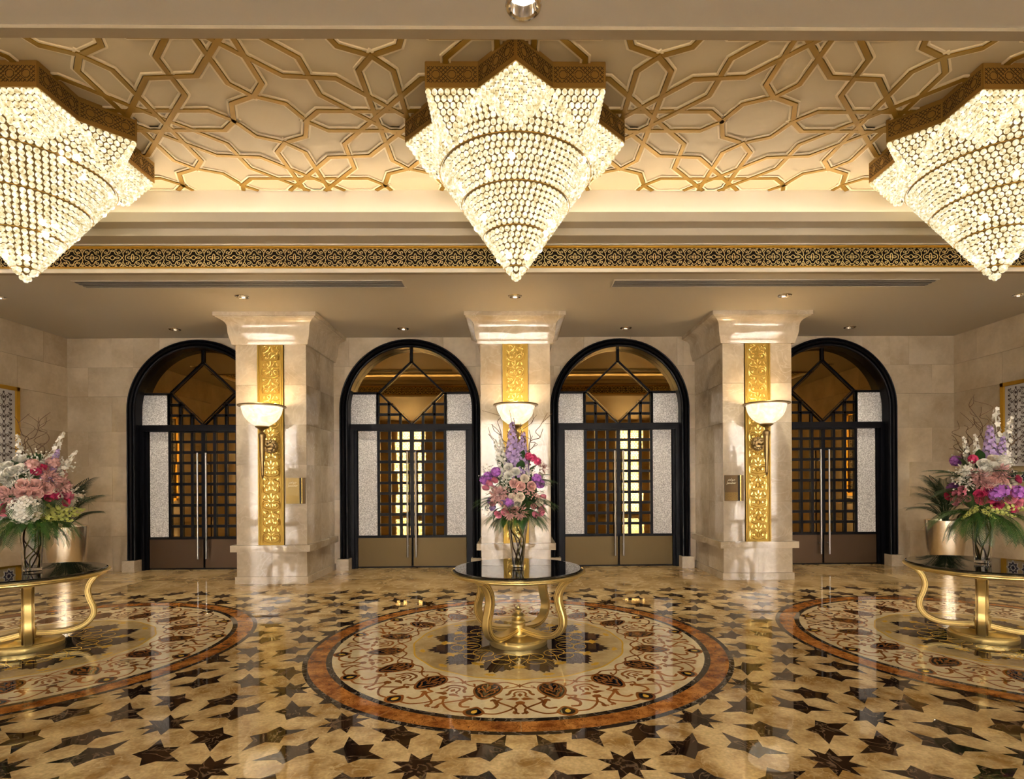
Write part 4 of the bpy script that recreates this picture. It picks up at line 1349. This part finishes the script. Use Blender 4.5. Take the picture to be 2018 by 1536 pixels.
def frond_mesh(name, mat, n=17, ll=.30, droop=.5, wid=.02):   # arching along +x, length 1
    mb = MB(); P = []
    for k in range(n + 1):
        f = k / n; P.append(Vector((f * (1 - .12 * f), 0, droop * (.55 * f - 1.05 * f * f))))
    mb.tube(P, [.010 * (1 - .8 * k / n) + .002 for k in range(n + 1)], 4)
    for k in range(2, n + 1):
        p = P[k]; f = k / n; t = (P[k] - P[k - 1]).normalized()
        for s in (1, -1):
            L = ll * (1 - .55 * abs(f - .45) * 1.3)
            d = (t * .75 + Vector((0, s * .75, .12))).normalized()
            mid = p + d * L * .5; tip = p + d * L + Vector((0, 0, -L * .38))
            w = t.cross(d).cross(d).normalized() * wid
            mb.add([p - w * .3, p + w * .3, mid + w, tip, mid - w], [(0, 1, 2, 4), (4, 2, 3)])
    return mb.mesh(name, mat)
def leaf_mesh():
    mb = MB()
    def fn(u, v): 
        w = .28 * math.sin(PI * min(1, .08 + .92 * v)) 
        return (u * w, v, .15 * math.sin(v * PI) - .12 * v * v + .10 * abs(u) * w)
    petal_patch(mb, fn, 4, 6)
    return mb.mesh('broad_leaf', 'leaf')
G = {}
for nm, mt in (('white', 'f_white'), ('cream', 'f_cream'), ('blush', 'f_blush'), ('pink', 'f_pink'), ('hot', 'f_hot')):
    G['rose_' + nm] = rose_mesh(mt); G['tulip_' + nm] = tulip_mesh(mt)
G['tulip_lilac'] = tulip_mesh('f_lilac'); G['rose_lilac'] = rose_mesh('f_lilac')
G['hydrangea'] = sphere_cluster('hydrangea', 'f_white', 90, .26, 1, 4)
G['purple'] = sphere_cluster('purple_blossom', 'f_purple', 26, .5, 2)
G['spray_pink'] = sphere_cluster('pink_blossom', 'f_dusty', 26, .5, 3)
G['spray_red'] = sphere_cluster('red_carnation', 'f_hot', 30, .4, 3)
G['delph'] = spike_mesh('lilac_delphinium', 'f_lilac', 60, .095, 3, .17)
G['wspike'] = spike_mesh('white_flower_spike', 'f_white', 34, .085, 5, .10)
G['lspike'] = spike_mesh('lime_orchid_spray', 'lime', 36, .10, 8, .16)
G['astilbe'] = astilbe_mesh(); G['gyp'] = gyp_mesh(); G['berry'] = berry_mesh('f_dusty'); G['leaf'] = leaf_mesh()
G['frond'] = frond_mesh('palm_frond', 'frond', 24, .34, .55, .0085)
G['dfrond'] = frond_mesh('palm_frond', 'leaf', 24, .34, .5, .0085)

def orient(d, roll=0.0):
    return Vector(d).normalized().to_track_quat('Z', 'Y').to_matrix().to_4x4() @ Matrix.Rotation(roll, 4, 'Z')
def put(name, me, parent, c, d, s, roll=0.0):
    o = link(name, me, parent); o.matrix_local = Matrix.Translation(c) @ orient(d, roll) @ Matrix.Scale(s, 4); return o
def frond_put(me, parent, c, az, el, s):
    o = link('palm_frond', me, parent); o.matrix_local = Matrix.Translation(c) @ Matrix.Rotation(az, 4, 'Z') @ Matrix.Rotation(-el, 4, 'Y') @ Matrix.Scale(s, 4); return o
def twig(parent, base, top, seed, wob=.065, r=.0065):
    rnd = random.Random(seed); n = 9; P = []
    for k in range(n + 1):
        f = k / n; c = Vector(base).lerp(Vector(top), f)
        P.append(tuple(c + Vector((rnd.uniform(-1, 1), rnd.uniform(-1, 1), rnd.uniform(-.5, .5))) * wob * (f * 1.2)))
    Q = cr(P, 4)
    mb = MB().tube(Q, [r * (1 - .7 * k / (len(Q) - 1)) for k in range(len(Q))], 5)
    for k in range(3):
        b = Vector(Q[int(len(Q) * rnd.uniform(.4, .9))]); e = b + Vector((rnd.uniform(-.1, .1), rnd.uniform(-.05, .05), rnd.uniform(.02, .12)))
        m = (b + e) / 2 + Vector((rnd.uniform(-.03, .03), 0, rnd.uniform(-.02, .02)))
        mb.tube(cr([tuple(b), tuple(m), tuple(e)], 4), r * .4, 4)
    mb.build('curly_twig', 'twig', parent)
NAME = {'rose': 'rose', 'tulip': 'tulip'}
def bouquet(x, y, z, kx, kz, items, fronds, twigs, spikes, label, Rr=.34, seed=1):
    rz = facing(x, y)
    t = thing('flower_arrangement', label, 'flowers', (x, y, z), rz, 'tall flower arrangements')
    rnd = random.Random(seed)
    core = MB().ball((0, 0, .36), .19, 12, 8, 1.25).build('foliage_core', 'leaf', t)
    MB().tube([(0, 0, .04), (0, 0, .25)], .03, 7).build('stem_bundle', 'leaf', t)
    C = Vector((0, 0, .36))
    def surf(px, pz):
        X, Z = px * kx, pz * kz
        q = X * X + (Z - .36) ** 2 * .75
        return Vector((X, -math.sqrt(max(.006, Rr * Rr - q)) * .95, Z))
    for kind, px, pz, sz in items:
        sz *= 1.2; c = surf(px, pz); d = (c - C); d.z += .05; d.y -= .12
        put(G[kind].name.split('.')[0], G[kind], t, c, d, sz, rnd.uniform(0, 6))
    # back half: the same kinds of flowers on the far side
    kinds = [i for i in items]
    for k in range(34):
        a = R(20 + 140 * rnd.random()); zz = rnd.uniform(-.24, .34)
        rr = Rr * math.sqrt(max(.05, 1 - (zz / .42) ** 2)) * .9
        kind, _, _, sz = rnd.choice(kinds)
        c = Vector((rr * math.cos(a), rr * math.sin(a), .36 + zz))
        put(G[kind].name.split('.')[0], G[kind], t, c, c - C, sz, rnd.uniform(0, 6))
    for k in range(46):
        zz = rnd.uniform(-.26, .28); a = rnd.uniform(0, 2 * PI); q = .17 * math.sqrt(max(.1, 1 - (zz / .36) ** 2))
        c = Vector((q * math.cos(a), q * math.sin(a), .36 + zz)); d = c - C; d.z += .08
        o = link('broad_leaf', G['leaf'], t)
        o.matrix_local = Matrix.Translation(c) @ Vector(d).normalized().to_track_quat('Y', 'Z').to_matrix().to_4x4() @ Matrix.Scale(rnd.uniform(.11, .16), 4)
    for (az, el, s, zz, dk) in fronds: frond_put(G['dfrond' if dk else 'frond'], t, (.06 * math.cos(R(az)), .06 * math.sin(R(az)), zz), R(az), R(el), s)
    for i, (b, e) in enumerate(twigs): twig(t, b, e, seed * 10 + i)
    for kind, b, e in spikes:
        b, e = Vector(b), Vector(e); put({'delph': 'delphinium', 'wspike': 'white_flower_spike', 'lspike': 'lime_orchid_spray'}[kind], G[kind], t, b, e - b, (e - b).length)
    return t
def ring_fronds(rnd, n, el, s, z, dk=0): return [(360 * k / n + rnd.uniform(-10, 10), el + rnd.uniform(-9, 9), s * rnd.uniform(.85, 1.15), z, dk) for k in range(n)]
rf = random.Random(2)
# middle bouquet, items measured from the vase mouth (crop pixels / 4.389)
def cm(x, y): return ((x - 590) / 4.389, (1140 - y) / 4.389)
it = []
for k, pts_, s in (('rose_white', [(510, 598), (570, 640), (512, 668)], .036), ('rose_cream', [(650, 700), (545, 862), (610, 858), (585, 905), (780, 905)], .034), ('rose_blush', [(560, 740), (615, 765), (708, 765), (470, 910)], .036),
                   ('tulip_pink', [(395, 715), (310, 780), (345, 740), (375, 915), (725, 940), (740, 1015)], .034), ('rose_pink', [(795, 965), (800, 1005), (415, 1015), (480, 990)], .032), ('tulip_lilac', [(372, 955), (460, 905)], .032),
                   ('purple', [(330, 680), (295, 710), (755, 700), (785, 745), (520, 905), (400, 640)], .036), ('astilbe', [(520, 985), (610, 990), (410, 845), (440, 830)], .075), ('berry', [(570, 805), (680, 815), (480, 825), (740, 850)], .05),
                   ('gyp', [(480, 760), (330, 985), (320, 620), (690, 630), (500, 720)], .07), ('spray_red', [(690, 500), (770, 545), (730, 515)], .030)):
    for p in pts_: it.append((k, *cm(*p), s))
fr = ring_fronds(rf, 9, 2, .29, .12) + ring_fronds(rf, 16, 14, .35, .22, 1) + ring_fronds(rf, 12, 34, .36, .36, 1) + ring_fronds(rf, 18, -8, .27, .12, 1)
tw = [((-.02, 0, .5), (-.26, -.05, 1.15)), ((.02, 0, .5), (.30, -.05, 1.08)), ((-.03, 0, .5), (-.22, .02, .95)), ((.03, 0, .5), (.10, -.08, 1.12)), ((0, 0, .5), (.20, 0, .9)), ((0, 0, .5), (-.05, -.06, 1.10))]
sp = [('delph', (-.04, -.06, .52), (-.05, -.05, 1.02)), ('delph', (.04, -.06, .50), (.06, -.04, .92)), ('delph', (0, -.12, .48), (.02, -.12, .82)), ('wspike', (-.12, -.06, .46), (-.22, -.04, .86)), ('wspike', (-.08, -.1, .46), (-.15, -.1, .78)), ('wspike', (-.1, 0, .5), (-.17, .02, .92))]
VH = .44
vase(0, MY, .052, .10, VH, 'slim tapered glass vase on the middle table')
bouquet(0, MY, TH + VH - .045, .0047, .0047, it, fr, tw, sp, 'tall pink, white and lilac bouquet on the middle table', .33, 1)
# left bouquet
def cL(x, y): return ((x - 225) / 3.84, (1165 - y) / 3.84)
it = []
for k, pts_, s in (('rose_white', [(150, 615), (50, 670), (85, 710), (150, 690), (20, 750), (-60, 640)], .048), ('rose_blush', [(170, 805), (165, 865), (250, 870), (330, 835), (240, 810), (20, 860), (-50, 800)], .048), ('hydrangea', [(180, 980)], .115),
                   ('rose_hot', [(345, 900), (390, 890), (470, 940), (255, 710), (300, 680), (40, 970)], .034), ('rose_pink', [(500, 895), (470, 880), (30, 1000)], .034), ('tulip_cream', [(390, 855), (420, 895), (540, 900), (580, 900)], .03),
                   ('astilbe', [(330, 740), (360, 770), (440, 815), (90, 890), (0, 900)], .08), ('gyp', [(240, 600), (300, 610), (110, 770), (200, 740), (480, 640), (550, 880), (0, 1020)], .08), ('spray_pink', [(380, 640), (230, 660)], .045)):
    for p in pts_: it.append((k, *cL(*p), s))
fr = ring_fronds(rf, 18, 0, .40, .11) + ring_fronds(rf, 12, -24, .34, .10, 1) + ring_fronds(rf, 12, 12, .42, .28, 1)
tw = [((.02, 0, .5), (.12, 0, 1.10)), ((-.02, 0, .5), (-.10, 0, 1.08)), ((.04, 0, .5), (.06, .03, 1.0)), ((-.03, 0, .5), (-.04, -.03, 1.05)), ((0, 0, .5), (.0, 0, 1.15))]
sp = [('wspike', (.08, -.05, .50), (.24, -.04, .98)), ('wspike', (-.06, -.05, .50), (-.10, -.04, .94)), ('wspike', (.14, -.08, .44), (.34, -.08, .80)), ('delph', (.10, -.10, .48), (.20, -.12, .80)),
      ('lspike', (.02, -.26, .20), (.30, -.24, .10)), ('lspike', (.06, -.28, .16), (.36, -.16, .16)), ('lspike', (.1, -.22, .22), (.40, -.12, .20)), ('wspike', (-.16, -.06, .46), (-.30, -.04, .84))]
vase(-4.71, MY + .02, .072, .098, .46, 'wide glass vase on the left table')
bouquet(-4.71, MY + .02, TH + .46 - .08, .0039, .0049, it, fr, tw, sp, 'full bouquet with white hydrangea and cream roses on the left table', .34, 2)
# right bouquet
def cR(x, y): return ((x - 755) / 3.84, (1160 - y) / 3.84)
it = []
for k, pts_, s in (('rose_white', [(770, 690), (835, 715), (775, 745), (850, 865)], .046), ('rose_blush', [(805, 825), (850, 790), (885, 830)], .048), ('rose_hot', [(800, 880), (740, 920), (750, 955), (860, 990), (810, 940)], .042), ('rose_cream', [(840, 655), (910, 860)], .042),
                   ('tulip_pink', [(615, 880), (570, 915), (575, 960), (650, 950), (610, 915)], .044), ('rose_pink', [(970, 905), (955, 940), (1000, 980)], .046), ('purple', [(850, 915), (890, 890), (1000, 900)], .05),
                   ('astilbe', [(740, 800), (720, 780), (900, 750), (880, 770), (760, 830)], .075), ('gyp', [(600, 790), (640, 830), (680, 740), (930, 660), (620, 750)], .085), ('hydrangea', [(905, 670), (640, 745)], .05), ('spray_red', [(690, 650), (980, 1020)], .035)):
    for p in pts_: it.append((k, *cR(*p), s))
fr = ring_fronds(rf, 12, 0, .40, .11) + ring_fronds(rf, 18, -22, .36, .10, 1) + ring_fronds(rf, 12, 10, .42, .30, 1) + ring_fronds(rf, 10, 35, .40, .36, 1)
tw = [((-.04, 0, .5), (-.22, 0, 1.02)), ((-.02, 0, .5), (-.06, 0, 1.28)), ((.02, 0, .5), (.02, 0, 1.26)), ((.03, 0, .5), (.22, 0, .92)), ((-.05, 0, .5), (-.12, 0, 1.12)), ((.02, 0, .5), (.10, 0, 1.12)), ((0, 0, .5), (.30, .02, .98)), ((-.05, 0, .5), (-.24, .02, .85))]
sp = [('delph', (.06, -.06, .50), (.06, -.06, .98)), ('delph', (.12, -.04, .48), (.16, -.04, .86)), ('wspike', (-.08, -.06, .48), (-.14, -.06, .88)), ('wspike', (-.02, -.08, .48), (-.05, -.08, .90)), ('wspike', (.14, 0, .5), (.22, 0, 1.06)), ('wspike', (.1, .02, .5), (.11, .02, 1.16)),
      ('lspike', (-.04, -.28, .18), (-.16, -.22, .06)), ('lspike', (.05, -.28, .18), (.24, -.24, .10)), ('lspike', (.0, -.3, .16), (.1, -.30, .08)), ('lspike', (.15, -.24, .2), (.36, -.14, .16))]
vase(4.60, MY + .02, .066, .092, .46, 'wide glass vase on the right table')
bouquet(4.60, MY + .02, TH + .46 - .08, .0039, .0049, it, fr, tw, sp, 'full bouquet with hot pink roses and lilac spike on the right table', .34, 3)

# ================================================================== PLANTERS
def planter(x, y, label):
    t = thing('metal_planter', label, 'planter', (x, y, 0), 0, 'champagne metal planters')
    MB().lathe([(0, 0), (.185, 0), (.20, .02), (.235, .22), (.262, .46), (.280, .68), (.290, .87), (.278, .87), (.270, .80), (.25, .79)], 48).build('pot', 'pot', t)
    MB().lathe([(0, .80), (.272, .80)], 24).build('soil', 'soil', t)
def palm(x, y, label, seed):
    t = thing('potted_palm', label, 'palm', (x, y, .80), 0, 'palms in metal planters')
    rnd = random.Random(seed)
    for k in range(26):
        az = R(360 * k / 26 * 2.4 + rnd.uniform(-12, 12)); hi = k % 3
        el = R((72, 55, 38)[hi] + rnd.uniform(-8, 8)); s = (.62, .64, .58)[hi] * rnd.uniform(.9, 1.1)
        if math.cos(az) * x > 0: s *= .68
        if math.sin(az) > .5: s *= .8
        z0 = (.30, .22, .10)[hi]; r0 = .05
        p = (r0 * math.cos(az), r0 * math.sin(az), z0)
        MB().tube([(p[0] * .6, p[1] * .6, 0), p], .007, 5).build('cane', 'palm', t)
        frond_put(PALM, t, p, az, el, s)
PALM = frond_mesh('palm_frond', 'palm', 22, .38, .42, .0125)
planter(-7.33, 9.2, 'champagne metal planter in the left corner'); palm(-7.33, 9.2, 'dark green palm in the left corner planter', 11)
planter(7.14, 9.2, 'champagne metal planter in the right corner'); palm(7.14, 9.2, 'dark green palm in the right corner planter', 12)
